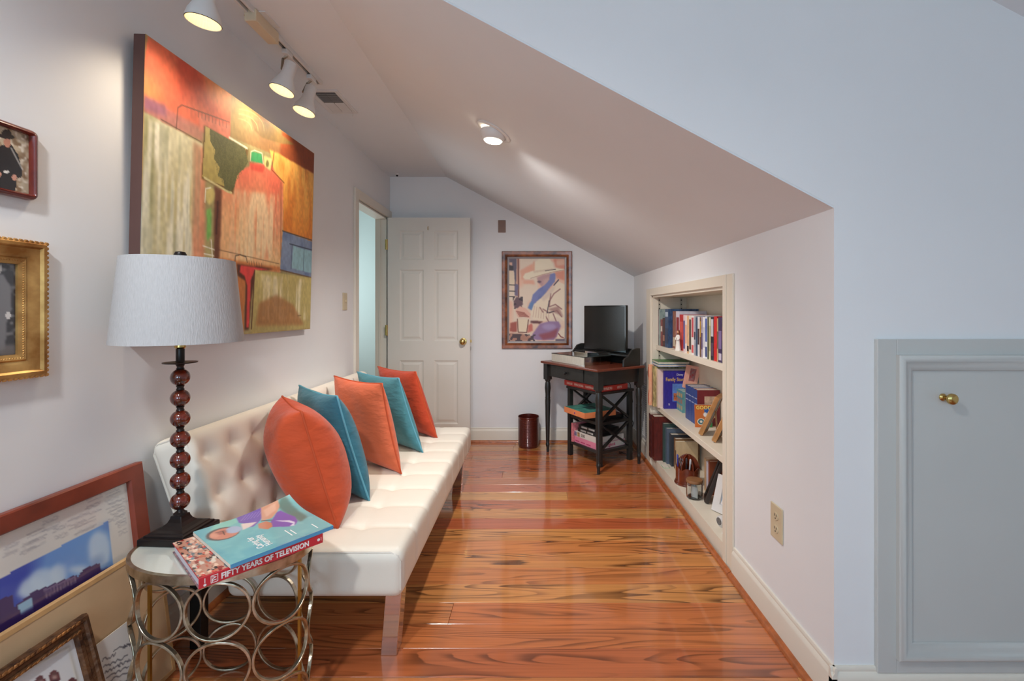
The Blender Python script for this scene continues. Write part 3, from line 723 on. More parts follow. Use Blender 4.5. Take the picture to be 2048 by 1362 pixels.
A.poly([(-300, 1350), (20, 1240), (204, 1140), (236, 1130), (236, 1150), (-300, 1500)], (58, 38, 92), 1, .9)
for (su, sv, n, ln) in ((175, 1000, 7, 28), (215, 990, 8, 26), (222, 1010, 9, 30), (140, 1040, 6, 36), (150, 1052, 5, 40), (90, 1045, 6, 30), (60, 1070, 7, 34), (45, 1090, 6, 30), (10, 1095, 6, 26), (240, 1050, 6, 16), (232, 1030, 6, 18), (110, 1060, 6, 24)):
    for q in range(n):
        if q % 3 == 2: continue
        x, y_ = su + random.uniform(-4, 4), sv + q * 5
        pts = [(x + ln * i / 8, y_ - ln * i / 8 * .42 + random.uniform(-1.6, 1.6)) for i in range(9)]
        A.line(pts, .0016, (150, 144, 150), .55)
A.mesh('photo_and_mat', W1 - 0.1, H1 - 0.1, M_gloss, t, (0.05, -0.006, 0.05))

W2_, = (0.74,)
t, H2 = lean_root('framed_canvas', 'back of a picture in brown kraft paper leaning on the mahogany frame', 'picture frame', -1.222, 0.80, -1.275, 0.437)
M_kraft = mat('kraft_paper', (210, 174, 134), 0.75, var=0.12, scale=5, bump=0.25, bscale=9)
M_lwood = mat('light_wood', (204, 160, 108), 0.5, var=0.15, scale=18)
box(0.012, W2_ - 0.012, -0.0168, -0.002, 0.004, H2 - 0.012).build('kraft_backing', M_kraft, t)
MB().frame(W2_, H2, [(0.012, 0), (0, 0), (0, 0.018), (0.012, 0.018), (0.0125, 0.016)]).build('stretcher', M_lwood, t)
st = MB().lathe([(0.0, 0.0032), (0.011, 0.003), (0.0135, 0.0)], 20, Matrix.Translation((0.335, -0.0165, 0.357)) @ Matrix.Rotation(R(90), 4, 'X')).build('round_sticker', mat('navy_sticker', (36, 30, 66), 0.3), t, smooth=40)
T2 = t

M_bronze = mat('carved_bronze', (104, 70, 44), 0.45, 0.35, var=0.35, scale=40, alt=(60, 36, 22), bump=0.9, bscale=70)
M_bgold = mat('bronze_gold', (156, 104, 56), 0.4, 0.5, var=0.3, scale=50, alt=(92, 56, 30), bump=0.9, bscale=90)
W3 = 0.52
t, H3 = lean_root('framed_portraits', 'carved bronze frame with white mat and small oval portraits, leaning low', 'picture frame', -1.125, 1.243 - W3, -1.225, 0.385)
MB().frame(W3, H3, [(0, 0), (0, 0.012), (0.004, 0.02), (0.013, 0.022), (0.017, 0.016), (0.025, 0.014), (0.029, 0.018), (0.036, 0.016), (0.039, 0.008), (0.04, 0.003)]).build('frame', M_bronze, t, smooth=30)
lf = MB()
for d, h, r in ((0.009, 0.0205, 0.0042), (0.0325, 0.0165, 0.0036)):
    for zz in (d, H3 - d):
        for i in range(int((W3 - 0.03) / 0.012)):
            lf.lathe([(r * .5, -0.008), (r, 0), (r * .6, 0.006), (0, 0.009)], 6, Matrix.Translation((0.018 + i * 0.012, -h, zz)) @ Matrix.Rotation(R(72), 4, 'Y'))
o = lf.build('leaf_moulding', M_bgold, t, smooth=40); o['kind'] = 'stuff'
A = Art(120, 90, (222, 222, 224), lean_map(t, W3, H3, 0.038))
A.line([(-200, 1478), (140, 1293), (168, 1400), (180, 1440)], .008, (196, 190, 182)); A.line([(-200, 1482), (140, 1297), (164, 1400)], .003, (236, 234, 228))
for cx, cy in ((112, 1355), (83, 1366), (148, 1370), (60, 1384), (120, 1392), (30, 1400), (0, 1420), (-40, 1440), (60, 1420), (-90, 1480)):
    A.oval(cx, cy, 11, 15, (112, 66, 72), 0); A.oval(cx, cy - 2, 4.5, 6.5, (214, 186, 174), 1); A.oval(cx, cy - 8, 5, 3, (70, 40, 44), 1); A.poly([(cx - 8, cy + 12), (cx - 3, cy + 4), (cx + 4, cy + 4), (cx + 8, cy + 11)], (70, 46, 56), 1)
A.mesh('mat_and_portraits', W3 - 0.076, H3 - 0.076, M_gloss, t, (0.038, -0.005, 0.038))

t, H4 = lean_root('handwritten_letter', 'white handwritten letter leaning on the brown kraft paper', 'letter', -1.195, 1.185, -1.232, 0.268)
A = Art(80, 100, (232, 230, 228), lean_map(t, 0.21, H4, 0))
for (w_, u0, v0, ln) in (('a', 208, 1320, 26), ('b', 230, 1302, 34), ('c', 210, 1334, 48), ('d', 213, 1344, 30), ('e', 240, 1330, 24), ('f', 216, 1354, 44), ('g', 220, 1362, 44), ('h', 250, 1295, 16), ('i', 224, 1374, 44), ('j', 228, 1388, 44), ('k', 230, 1402, 44)):
    pts = [(u0 + ln * i / 14, v0 - ln * i / 14 * .45 + random.uniform(-3, 3)) for i in range(15)]
    A.line(pts, .006, (70, 68, 80), .9)
A.mesh('sheet', 0.21, H4, M_art, t, (0, -0.003, 0))
box(0, 0.21, -0.0026, -0.0004, 0, H4).build('backing_sheet', M_paper, t)

# ------------------------------------------------------------------ white futon sofa
SX0, SX1, SY0, SY1 = -1.065, -0.455, 1.57, 3.27
SLn = SY1 - SY0
t = thing('futon_sofa', 'long white tufted leather futon sofa against the left wall', 'sofa', ((SX0 + SX1) / 2, (SY0 + SY1) / 2, 0))
NB = 9
def seat_disp(p, n):
    d = Vector((0, 0, 0)); ys = [(-SLn / 2) + SLn * k / NB for k in range(1, NB)]
    w = min(abs(p.y - y) for y in ys)
    amp = 0.008 * math.exp(-(w / 0.009) ** 2)
    if n.z > -0.3: d -= n * amp
    if n.z > 0.5:
        q = 1.0
        for k in range(NB):
            yc = -SLn / 2 + SLn * (k + .5) / NB
            q = min(q, abs(p.y - yc) / (SLn / NB / 2)) if abs(p.y - yc) < SLn / NB / 2 else q
        d.z += 0.006 * (1 - q * q)
        for k in range(1, NB):
            for xx in (-0.15, 0.1):
                r2 = (p.x - xx) ** 2 + (p.y - (-SLn / 2 + SLn * k / NB)) ** 2
                d.z -= 0.010 * math.exp(-r2 / 0.0009)
        d.z -= 0.003 * math.exp(-((p.x - 0.1) / 0.01) ** 2) + 0.003 * math.exp(-((p.x + 0.15) / 0.01) ** 2)
    return d
seat = MB().rbox(SX1 - SX0, SLn, 0.165, 0.035, 0.0125, seat_disp).build('seat', M_leather, t, smooth=80); seat.location = (0, 0, 0.215)
hx, z0 = (SX1 - SX0) / 2, 0.215
for s in (-1, 1):
    yy = s * (SLn / 2 - 0.012)
    MB().tube([(-hx + 0.03, yy, z0 + 0.158), (hx - 0.045, yy, z0 + 0.158), (hx - 0.018, yy, z0 + 0.147), (hx - 0.009, yy, z0 + 0.125), (hx - 0.009, yy, z0 + 0.03)], 0.0035, 6).build('piping', M_piping, seat)
for o in [c for c in seat.children]: o.location = (0, 0, -0.215)
BT, BH = 0.135, 0.455
TS = SLn / 12; TROWS = (-0.155, -0.012, 0.13)
def back_disp(p, n):
    d = Vector((0, 0, 0))
    if n.x > 0.4:
        d.x += 0.012 * max(0, 1 - (abs(p.z) / (BH / 2)) ** 4)
        kx = round((p.y + SLn / 2) / TS - 0.5); yy = -SLn / 2 + TS * (kx + 0.5); dy = p.y - yy
        zz = min(TROWS, key=lambda q: abs(q - p.z)); dz = p.z - zz
        d.x -= 0.020 * math.exp(-(dy * dy + dz * dz) / 0.0015)
        d.x -= 0.005 * math.exp(-(dz / 0.008) ** 2) * max(0, 1 - abs(dy) / 0.07) + 0.005 * math.exp(-(dy / 0.008) ** 2) * max(0, 1 - abs(dz) / 0.07)
    return d
bk = MB().rbox(BT, SLn, BH, 0.035, 0.0125, back_disp).build('backrest', M_leather, t, smooth=80)
LEAN = R(-19)
bk.location = (-1.118 - (SX0 + SX1) / 2, 0, 0.335); bk.rotation_euler = (0, LEAN, 0)
for s in (-1, 1):
    yy = s * (SLn / 2 - 0.01)
    MB().tube([(BT / 2 - 0.008, yy, 0.03), (BT / 2 - 0.008, yy, BH - 0.04), (BT / 2 - 0.03, yy, BH - 0.01), (-BT / 2 + 0.03, yy, BH - 0.01), (-BT / 2 + 0.008, yy, BH - 0.04), (-BT / 2 + 0.008, yy, 0.03)], 0.0035, 6).build('piping', M_piping, bk)
btn = MB().lathe([(0.007, 0), (0.006, 0.003), (0, 0.004)], 12, Matrix.Rotation(R(90), 4, 'Y')).build('button', M_leather, bk, smooth=50)
first = True
for zz in TROWS:
    for k in range(12):
        o = btn if first else btn.copy()
        if not first: COL.objects.link(o)
        first = False
        o.parent = bk; o.location = (BT / 2 - 0.020, -SLn / 2 + TS * (k + 0.5), BH / 2 + zz)
for yy in (-SLn / 2 + 0.035, SLn / 2 - 0.30):
    MB().prism([(hx - 0.086, 0.0), (hx - 0.030, 0.0), (hx - 0.012, 0.225), (hx - 0.068, 0.225)], yy, yy + 0.062).build('leg', M_chrome, t, bevel=0.002)
    MB().box(-0.47, -0.43, yy + 0.03, yy + 0.07, 0, 0.235).box(-0.47, -hx + 0.04, yy + 0.03, yy + 0.07, 0.235, 0.265).build('leg', M_black, t, bevel=0.002)  # rear legs coloured black to stand for chrome in shade

# ------------------------------------------------------------------ velvet cushions
def velvet(name, rgb):
    return mat(name, rgb, 0.75, var=0.10, scale=7, sheen=0.2, bump=0.55, bscale=9, bdist=0.02, stretch=(1, 1, 2.2))
def cushion(label, corner, ang, shear, fwd, S, m, mp, H=0.46, T=0.088, seed=0):
    t = thing('throw_pillow', label, 'pillow', corner, R(-ang), 'velvet pillows on the white sofa')
    n = 26; vs = []; fs = []; ca, sa = math.cos(R(ang)), math.sin(R(ang))
    def P(u, v, s):
        f = max(0, (1 - abs(u) ** 2.6)) ** .5 * max(0, (1 - abs(v) ** 2.6)) ** .5
        cx = u * (1 - 0.07 * (1 - u * u * 0 - v * v) * abs(u)); cz = v * (1 - 0.06 * (1 - u * u) * abs(v))
        wr = 0.05 * math.sin(7 * u + 3 * v + seed) * f + 0.04 * math.sin(5 * v - 4 * u * v + seed * 2) * f
        x = (cx - 1) * S / 2; z = (cz + 1) * H / 2 
        yv = s * T * (f + wr * .7)
        return (x - shear * ca * z, yv + (fwd - shear * sa) * z, z)
    for s in (-1, 1):
        b = len(vs)
        for j in range(n + 1):
            for i in range(n + 1):
                uu = math.sin(math.pi / 2 * (2 * i / n - 1)); vv = math.sin(math.pi / 2 * (2 * j / n - 1))
                vs.append(P(uu, vv, s))
        for j in range(n):
            for i in range(n):
                a = b + j * (n + 1) + i; q = (a, a + 1, a + n + 2, a + n + 1); fs.append(q if s < 0 else q[::-1])
    bm = bmesh.new(); V = [bm.verts.new(v) for v in vs]
    for f in fs: bm.faces.new([V[i] for i in f])
    bmesh.ops.remove_doubles(bm, verts=bm.verts, dist=1e-5); bm.verts.index_update()
    mb = MB().add([v.co.copy() for v in bm.verts], [[v.index for v in f.verts] for f in bm.faces]); bm.free()
    mb.build('cushion_body', m, t, smooth=120)
    prm = []
    K_ = 22
    for k in range(K_): prm.append((-1 + 2 * k / K_, -1))
    for k in range(K_): prm.append((1, -1 + 2 * k / K_))
    for k in range(K_): prm.append((1 - 2 * k / K_, 1))
    for k in range(K_): prm.append((-1, 1 - 2 * k / K_))
    MB().tube([P(u, v, 1) for u, v in prm], 0.0042, 6, closed=True).build('piping', mp, t, smooth=60)
V_or = velvet('velvet_orange', (204, 76, 30)); V_co = velvet('velvet_coral', (214, 100, 60)); V_rd = velvet('velvet_rust', (188, 58, 16))
V_t1 = velvet('velvet_teal', (40, 108, 128)); V_t2 = velvet('velvet_teal_light', (62, 128, 140))
P_or = mat('piping_orange', (196, 78, 38), 0.7); P_t = mat('piping_teal', (96, 164, 184), 0.7)
ZS = 0.379
cushion('plump bright orange pillow beside the side table', (-0.745, 1.735, ZS), 52, 0.31, 0.0, 0.40, V_or, P_or, 0.445, 0.135, 0.3)
cushion('dark teal pillow between the bright orange and the coral pillow', (-0.715, 1.985, ZS), 43, 0.33, 0.02, 0.43, V_t1, P_t, 0.455, 0.09, 1.1)
cushion('coral pillow standing between the two teal pillows', (-0.680, 2.33, ZS), 37, 0.23, 0.02, 0.455, V_co, P_or, 0.455, 0.08, 2.2)
cushion('lighter teal pillow between the coral and the rust pillow', (-0.655, 2.675, ZS), 39, 0.36, 0.04, 0.455, V_t2, P_t, 0.43, 0.07, 3.4)
cushion('dark rust orange pillow at the far end of the sofa', (-0.630, 2.96, ZS), 40, 0.36, 0.04, 0.45, V_rd, P_or, 0.43, 0.07, 4.5)

# ------------------------------------------------------------------ ring side table
M_silver = mat('champagne_metal', (196, 186, 166), 0.28, 0.95, var=0.2, scale=30, alt=(150, 134, 108))
M_mirror = mat('white_backed_glass', (214, 216, 206), 0.08, 0.0, var=0.01, coat=1.0, spec=0.8)
TC = (-0.937, 1.387); TA, TB = 0.256, 0.172; TZ = 0.50
t = thing('side_table', 'oval champagne metal side table of stacked rings with mirrored top', 'side table', TC + (0,))
def oval_lathe(prof, n=72, cap=True):                 # (inset, z) swept round the oval
    vs = []; fs = []
    for d, z in prof:
        for i in range(n):
            q = 2 * math.pi * i / n; vs.append(((TA - d) * math.cos(q), (TB - d) * math.sin(q), z))
    for k in range(len(prof) - 1):
        for i in range(n): fs.append((k * n + i, k * n + (i + 1) % n, (k + 1) * n + (i + 1) % n, (k + 1) * n + i))
    if cap: fs += [tuple(range(n)), tuple((len(prof) - 1) * n + i for i in range(n))]
    return MB().add(vs, fs)
oval_lathe([(0.010, TZ - 0.004), (0.010, TZ + 0.002), (0, TZ + 0.002), (0, TZ - 0.022), (0.004, TZ - 0.022), (0.004, TZ - 0.006)], cap=False).build('top_rim', M_silver, t, smooth=40)
oval_lathe([(0.010, TZ - 0.006), (0.010, TZ)]).build('mirror_top', M_mirror, t, smooth=30)
oval_lathe([(0.006, TZ - 0.012), (0.006, TZ - 0.0065)]).build('top_board', M_black, t, smooth=30)
ROWS, NR = 3, 8
rr = (TZ - 0.022) / ROWS / 2
tw = 0.0055
# arc length table of the oval the rings stand on
NA = 720; arc = [0.0]
EP = [((TA - 0.008) * math.cos(2 * math.pi * i / NA), (TB - 0.008) * math.sin(2 * math.pi * i / NA)) for i in range(NA + 1)]
for i in range(NA): arc.append(arc[-1] + math.hypot(EP[i + 1][0] - EP[i][0], EP[i + 1][1] - EP[i][1]))
PER = arc[-1]
def on_oval(s_):
    q = np.interp(s_ % PER, arc, np.arange(NA + 1)) * 2 * math.pi / NA
    nx, ny = math.cos(q) / (TA - .008), math.sin(q) / (TB - .008); l = math.hypot(nx, ny)
    return (TA - .008) * math.cos(q), (TB - .008) * math.sin(q), nx / l, ny / l
def ring(s0, zc):
    vs = []; fs = []; n = 44; rx = PER / NR / 2
    for i in range(n):
        a = 2 * math.pi * i / n
        for (dr, dn) in ((-tw * 1.2, -tw), (0, -tw), (0, tw), (-tw * 1.2, tw)):
            x, y_, nx, ny = on_oval(s0 + (rx + dr) * math.cos(a)); vs.append((x + nx * dn, y_ + ny * dn, zc + (rr + dr) * math.sin(a)))
    for i in range(n):
        j = (i + 1) % n
        for k in range(4): fs.append((i * 4 + k, i * 4 + (k + 1) % 4, j * 4 + (k + 1) % 4, j * 4 + k))
    return MB().add(vs, fs)
q0 = math.atan2(-0.16 / TB, 0.084 / TA) % (2 * math.pi); s00 = np.interp(q0 / (2 * math.pi) * NA, np.arange(NA + 1), arc)
for k in range(NR):
    base = ring(s00 + PER * k / NR, 0).build('ring', M_silver, t, bevel=0.0015, seg=2)
    for row in range(ROWS):
        o = base if row == 0 else base.copy()
        if row: COL.objects.link(o); o.parent = t
        o.location = (0, 0, rr * (2 * row + 1))
for sx in (-1, 1):
    box(sx * (TA - 0.03) - 0.004, sx * (TA - 0.03) + 0.004, -0.004, 0.004, 0, TZ - 0.012).build('post', mat('gold_bar', (196, 150, 70), 0.3, 0.9, var=0.1), t)
ZT = TZ + 0.002

# ------------------------------------------------------------------ table lamp
M_lampb = mat('oil_rubbed_bronze', (38, 30, 28), 0.32, 0.4, var=0.15, scale=20)
M_amber = mat('tortoise_glass', (112, 34, 12), 0.06, var=0.3, scale=45, coat=1.0, alt=(22, 9, 6))
M_shade = mat('linen_shade', (186, 184, 184), 0.85, var=0.08, scale=40, stretch=(14, 14, 1), bump=0.35, bscale=30)
LP = (-1.112, 1.44, ZT)
t = thing('table_lamp', 'tall lamp of stacked amber balls with a grey linen drum shade', 'lamp', LP)
def sq(mb, lv):                                       # square lofted base
    vs = []; fs = []
    for h, z in lv: vs += [(-h, -h, z), (h, -h, z), (h, h, z), (-h, h, z)]
    for k in range(len(lv) - 1):
        for i in range(4): fs.append((k * 4 + i, k * 4 + (i + 1) % 4, (k + 1) * 4 + (i + 1) % 4, (k + 1) * 4 + i))
    fs += [(3, 2, 1, 0), tuple(len(vs) - 4 + i for i in range(4))]
    return mb.add(vs, fs, Matrix.Rotation(R(-3), 4, 'Z'))
sq(MB(), [(0.073, 0), (0.073, 0.018), (0.070, 0.020), (0.063, 0.020), (0.063, 0.025), (0.055, 0.027), (0.054, 0.030), (0.042, 0.033), (0.031, 0.039), (0.023, 0.048), (0.0185, 0.058), (0.017, 0.066)]).build('base', M_lampb, t, bevel=0.0012)
zb = [0.107 + i * 0.0645 for i in range(7)]
MB().lathe([(0.018, 0.066), (0.018, 0.071), (0.012, 0.075), (0.009, 0.079), (0.009, 0.085)], 24).build('collar', M_lampb, t, smooth=40)
ball = None
for z in zb:
    prof = [(0.0265 * math.cos(R(a)), 0.0268 * math.sin(R(a))) for a in range(-75, 76, 10)]
    if ball is None: ball = o = MB().lathe(prof, 28).build('glass_ball', M_amber, t, smooth=60)
    else:
        o = ball.copy(); COL.objects.link(o); o.parent = t
    o.location = (0, 0, z)
    MB().lathe([(0.008, -0.0085), (0.0115, -0.006), (0.009, -0.001), (0.009, 0.001), (0.0115, 0.006), (0.008, 0.0085)], 20).build('spacer', M_lampb, t, smooth=40).location = (0, 0, z + 0.0322)
zt = zb[-1] + 0.038
MB().lathe([(0.009, zt), (0.014, zt + 0.003), (0.045, zt + 0.007), (0.046, zt + 0.010), (0.013, zt + 0.012), (0.0115, zt + 0.014), (0.0115, zt + 0.052)], 36).build('drip_pan', M_lampb, t, smooth=40)
sk = MB().lathe([(0.0115, zt + 0.052), (0.015, zt + 0.056), (0.015, zt + 0.10), (0.012, zt + 0.108)], 20)
sk.build('socket', M_brass, t, smooth=40)
ZS0, ZS1 = 1.106 - ZT, 1.364 - ZT
hp = []
for k in range(21):
    a = math.pi * k / 20; hp.append((0.042 * math.cos(a), 0, zt + 0.07 + (ZS1 - 0.006 - zt - 0.07) * math.sin(a)))
MB().tube(hp, 0.0025, 6).build('harp', M_brass, t)
MB().lathe([(0.006, zt + 0.106), (0.013, zt + 0.115), (0.027, zt + 0.155), (0.029, zt + 0.17), (0.02, zt + 0.19), (0.0, zt + 0.197)], 20).build('bulb', mat('frosted_bulb', (240, 238, 232), 0.4), t, smooth=60)
sh = MB().lathe([(0.170, ZS0), (0.146, ZS1), (0.1438, ZS1), (0.1678, ZS0), (0.170, ZS0)], 72, cap=False).build('shade', M_shade, t, smooth=40)
sp = MB()
for k in range(3):
    a = R(30 + 120 * k); sp.tube([(0, 0, ZS1 - 0.006), (0.144 * math.cos(a), 0.144 * math.sin(a), ZS1 - 0.004)], 0.002, 6)
sp.build('spider', M_brass, sh)
MB().lathe([(0.004, ZS1 - 0.008), (0.005, ZS1 + 0.004), (0.014, ZS1 + 0.008), (0.017, ZS1 + 0.016), (0.013, ZS1 + 0.024), (0.0, ZS1 + 0.027)], 20).build('finial', M_lampb, t, smooth=50)

# ------------------------------------------------------------------ two large books on the side table
BA = math.atan2(0.757, 0.654)
BL, BW, BTk = 0.312, 0.272, 0.028
t = thing('coffee_table_book', 'thick red spined book about television lying on the mirrored table', 'book', (-0.848, 1.158, ZT), BA)
M_redsp = mat('red_spine', (206, 52, 62), 0.4)
pg = box(0.004, BL - 0.004, 0.004, BW - 0.005, 0.0025, BTk - 0.0025).build('pages', mat('grey_pages', (206, 200, 206), 0.7, var=0.08, scale=4, stretch=(1, 1, 200)), t)
box(0, BL, -0.0005, 0.0028, 0, BTk).build('spine', M_redsp, t, bevel=0.0015)
box(0, BL, 0.0028, BW, 0, 0.0025).build('back_cover', mat('back_board', (70, 66, 80), 0.5, var=0.4, scale=60, alt=(190, 140, 130)), t)
box(0, BL, 0.0028, BW, BTk - 0.0025, BTk).build('front_cover', M_redsp, t)
A = Art(130, 112, (206, 150, 128))
pal = [(214, 74, 66), (232, 186, 158), (238, 224, 206), (70, 62, 62), (120, 140, 150), (206, 118, 92), (244, 206, 180), (150, 56, 50), (96, 110, 116), (60, 44, 44)]
for q in range(620):
    x, y_ = random.random(), random.random(); c = random.choice(pal); w = random.uniform(.010, .02); h = random.uniform(.02, .045)
    A.poly([(x - w, y_), (x, y_ - h), (x + w, y_), (x + w * .8, y_ + h), (x - w * .8, y_ + h)], c)
    if q % 2: A.oval(x, y_ - h, w * .6, .012, random.choice([(238, 196, 168), (120, 78, 60), (90, 54, 40)]))
A.mesh('cover_print', BL - 0.001, BW - 0.003, M_gloss, t, (0.0005, 0.003, BTk + 0.0004), (R(-90), 0, 0))
text('FIFTY YEARS OF TELEVISION', 0.0205, M_wtext, t, (0.048, -0.0009, 0.0068), (R(90), 0, 0), bold=0.0006, sx=0.862)
sb = MB().frame(0.016, 0.019, [(0, 0), (0, 0.0006), (0.0012, 0.0006), (0.0012, 0)]).build('logo_box', M_wtext, t); sb.location = (0.0255, -0.0005, 0.0045)
text('TV', 0.0125, M_wtext, t, (0.0375, -0.0009, 0.0075), (R(90), R(-90), 0), bold=0.0004, sx=0.85, name='logo')
MB().lathe([(0.0032, 0), (0.0032, 0.0006)], 14, Matrix.Rotation(R(90), 4, 'X')).build('dot', M_wtext, t).location = (0.013, -0.0006, 0.006)
box(0.0122, 0.0138, -0.0011, -0.0005, 0.011, 0.023).build('mark', M_wtext, t)
MB().lathe([(0.0042, 0), (0.0042, 0.0006)], 18, Matrix.Rotation(R(90), 4, 'X')).build('dot', M_wtext, t).location = (0.2985, -0.0006, 0.0135)
box(0.3055, 0.3065, -0.0011, -0.0005, 0.009, 0.019).build('mark', M_wtext, t)

CA = math.atan2(0.79, 0.613); CL, CW, CT = 0.279, 0.292, 0.0105
CZ = ZT + BTk + 0.001
t = thing('magazine', 'turquoise softcover book with a painted figure, lying atop the red book', 'book', (-0.7955, 1.1995, CZ), CA)
def lift(a, b): return 0.024 * max(0, (b - 0.55) / 0.45) ** 2 * max(0, (a - 0.35) / 0.65) ** 1.5   # curled corner
n = 16; vs = []; fs = []
for top in (0, 1):
    for j in range(n + 1):
        for i in range(n + 1): vs.append((CL * i / n, CW * j / n, (CT - 0.0008 + lift(i / n, j / n)) if top else 0.0008 + lift(i / n, j / n) * .75))
N1 = (n + 1) ** 2
for j in range(n):
    for i in range(n):
        a = j * (n + 1) + i; fs += [(a, a + n + 1, a + n + 2, a + 1), (N1 + a, N1 + a + 1, N1 + a + n + 2, N1 + a + n + 1)]
for i in range(n):
    for a, b in ((i, i + 1), (n * (n + 1) + i + 1, n * (n + 1) + i), ((i + 1) * (n + 1), i * (n + 1)), (i * (n + 1) + n, (i + 1) * (n + 1) + n)): fs.append((a, b, b + N1, a + N1))
MB().add(vs, fs).build('pages', M_paper, t)
box(0, CL, -0.0008, 0.0006, 0, CT).build('spine', mat('blue_spine', (88, 160, 204), 0.4), t)
def mq(u, v):
    p = px_z(u, v, CZ + CT) - Vector((-0.7955, 1.1995, 0)); c, s = math.cos(CA), math.sin(CA)
    return ((p.x * c + p.y * s) / CL, 1 - (-p.x * s + p.y * c) / CW)
def z4(x, y): return mq(320 + x / 5.535, 990 + y / 5.535)
A = Art(150, 150, (128, 192, 196), z4)
A.put(np.clip((A.noise(7, 7) - .45) * 2, 0, 1), (112, 178, 190)); A.put(np.clip((A.noise(16, 16) - .6) * 2, 0, 1), (146, 206, 204), .6)
A.poly([(600, 320), (850, 250), (870, 300), (700, 380), (560, 400)], (150, 214, 196), 6, .8)
A.poly([(1300, 150), (1370, 60), (1480, 140), (1640, 240), (1560, 300), (1380, 200)], (100, 132, 124), 8, .9)
A.poly([(850, 255), (940, 200), (1130, 160), (1140, 250), (1100, 300), (1040, 350), (990, 360), (960, 320), (880, 310)], (126, 98, 178), 1)
for q in range(6): A.line([(900 + q * 36, 290 - q * 8), (960 + q * 36, 230 - q * 8)], .004, (170, 146, 210), .8)
A.poly([(1120, 170), (1300, 90), (1330, 150), (1300, 200), (1240, 260), (1130, 290)], (222, 166, 140), 1); A.poly([(1150, 190), (1280, 130), (1290, 180), (1180, 250)], (240, 192, 168), 4, .8)
A.poly([(1300, 200), (1340, 185), (1500, 240), (1530, 290), (1500, 330), (1440, 350), (1240, 355), (1230, 300)], (134, 106, 184), 1)
A.poly([(1270, 285), (1440, 280), (1500, 300), (1490, 340), (1440, 345), (1480, 315), (1420, 300)], (226, 222, 238), 1); A.poly([(1090, 320), (1180, 290), (1240, 310), (1250, 350), (1200, 380), (1100, 370)], (214, 142, 112), 1)
A.line([(1130, 290), (1240, 280)], .008, (84, 66, 62)); A.poly([(900, 320), (1000, 310), (1080, 300), (1010, 350), (920, 390)], (236, 214, 206), 2)
A.oval(700, 430, 190, 68, (92, 84, 84), 2, rot=-.2); A.oval(715, 428, 168, 58, (214, 140, 118), 1, rot=-.2); A.oval(820, 385, 90, 38, (176, 190, 216), 2, rot=-.15)
A.oval(690, 415, 60, 20, (150, 84, 76), 4, .6, rot=-.3); A.oval(610, 450, 50, 24, (232, 166, 140), 4, .7); A.line([(620, 420), (700, 400), (720, 440)], .005, (60, 50, 56), .8)
mg = A.mesh('cover_print', CL, CW, M_gloss, t, (0, 0, CT + 0.0003), (R(-90), 0, 0), bend=lambda a, b: lift(a, b))
def tline(s_, size, u, v, sx=1.0, bold=0.0):
    a, b = mq(u, v); text(s_, size, M_wtext, t, (a * CL, (1 - b) * CW, CT + 0.0012), (0, 0, R(90)), bold=bold, sx=sx)
tline('Caring for', 0.026, 530, 1094, .84, .0003); tline('Humanity', 0.026, 546, 1088, .84, .0003)
for u, v, l in ((586, 1071, 0.05), (594, 1068, 0.04), (637, 1056, 0.04)):      # small print too fine to read
    a, b = mq(u, v); box(a * CL - 0.003, a * CL, (1 - b) * CW, (1 - b) * CW + l, CT + 0.0008, CT + 0.0012).build('small_print', M_wtext, t)

# ------------------------------------------------------------------ framed portrait on the far wall
FX0, FX1, FZ0, FZ1 = -0.308, 0.334, 0.858, 1.746
FW, FH = FX1 - FX0, FZ1 - FZ0
t = thing('framed_portrait', 'burl wood framed print of a person in a pale hat on the far wall', 'picture frame', (FX0, YF - 0.001, FZ0))
M_burl = mat('burl_wood', (150, 84, 44), 0.3, var=0.3, scale=16, alt=(66, 28, 14), coat=0.4)
MB().frame(FW, FH, [(0, 0), (0, 0.02), (0.006, 0.026), (0.03, 0.022), (0.044, 0.028), (0.05, 0.018)]).build('frame', M_burl, t, smooth=30)
MB().frame(FW, FH, [(0.05, 0.016), (0.055, 0.014), (0.066, 0.012), (0.067, 0.004)]).build('inner_slip', mat('grey_slip', (132, 124, 124), 0.4, 0.2), t)
def zp(x, y): return ((x - 118) / (838 - 118), (y - 140) / (1215 - 140))
A = Art(110, 164, (226, 206, 186), zp)
A.put(np.clip((A.noise(5, 7) - .5) * 3, 0, 1), (232, 178, 152), .8)
A.poly([(118, 140), (225, 140), (225, 470), (195, 640), (195, 440), (185, 300), (118, 300)], (96, 88, 104), 1); A.poly([(225, 140), (262, 140), (250, 640), (205, 640)], (206, 160, 140), 1)
A.line([(240, 150), (245, 640)], .012, (120, 70, 60)); A.poly([(200, 470), (240, 480), (238, 630), (196, 625)], (110, 100, 130), 1)
A.poly([(125, 195), (160, 190), (165, 235), (130, 240)], (214, 170, 150), 1); A.poly([(120, 230), (180, 240), (175, 300), (120, 300)], (58, 52, 58), 1)
A.poly([(118, 305), (185, 310), (190, 470), (118, 480)], (226, 206, 178), 1)
for yy in (484, 565, 636): A.line([(118, yy), (198, yy + 4)], .008, (50, 44, 44))
A.poly([(260, 300), (440, 200), (440, 300), (330, 340), (300, 470), (460, 480), (440, 420), (280, 420)], (226, 158, 132), 5, .8)
A.poly([(690, 150), (838, 140), (838, 430), (730, 400), (700, 320), (838, 290), (720, 260)], (214, 128, 106), 4, .75); A.poly([(730, 170), (838, 150), (838, 220), (740, 240)], (226, 190, 166), 5, .8)
A.poly([(330, 340), (440, 300), (455, 190), (520, 140), (640, 140), (680, 200), (700, 272), (830, 278), (838, 295), (660, 325), (540, 360), (400, 405), (330, 410), (300, 385)], (234, 220, 194), 1)
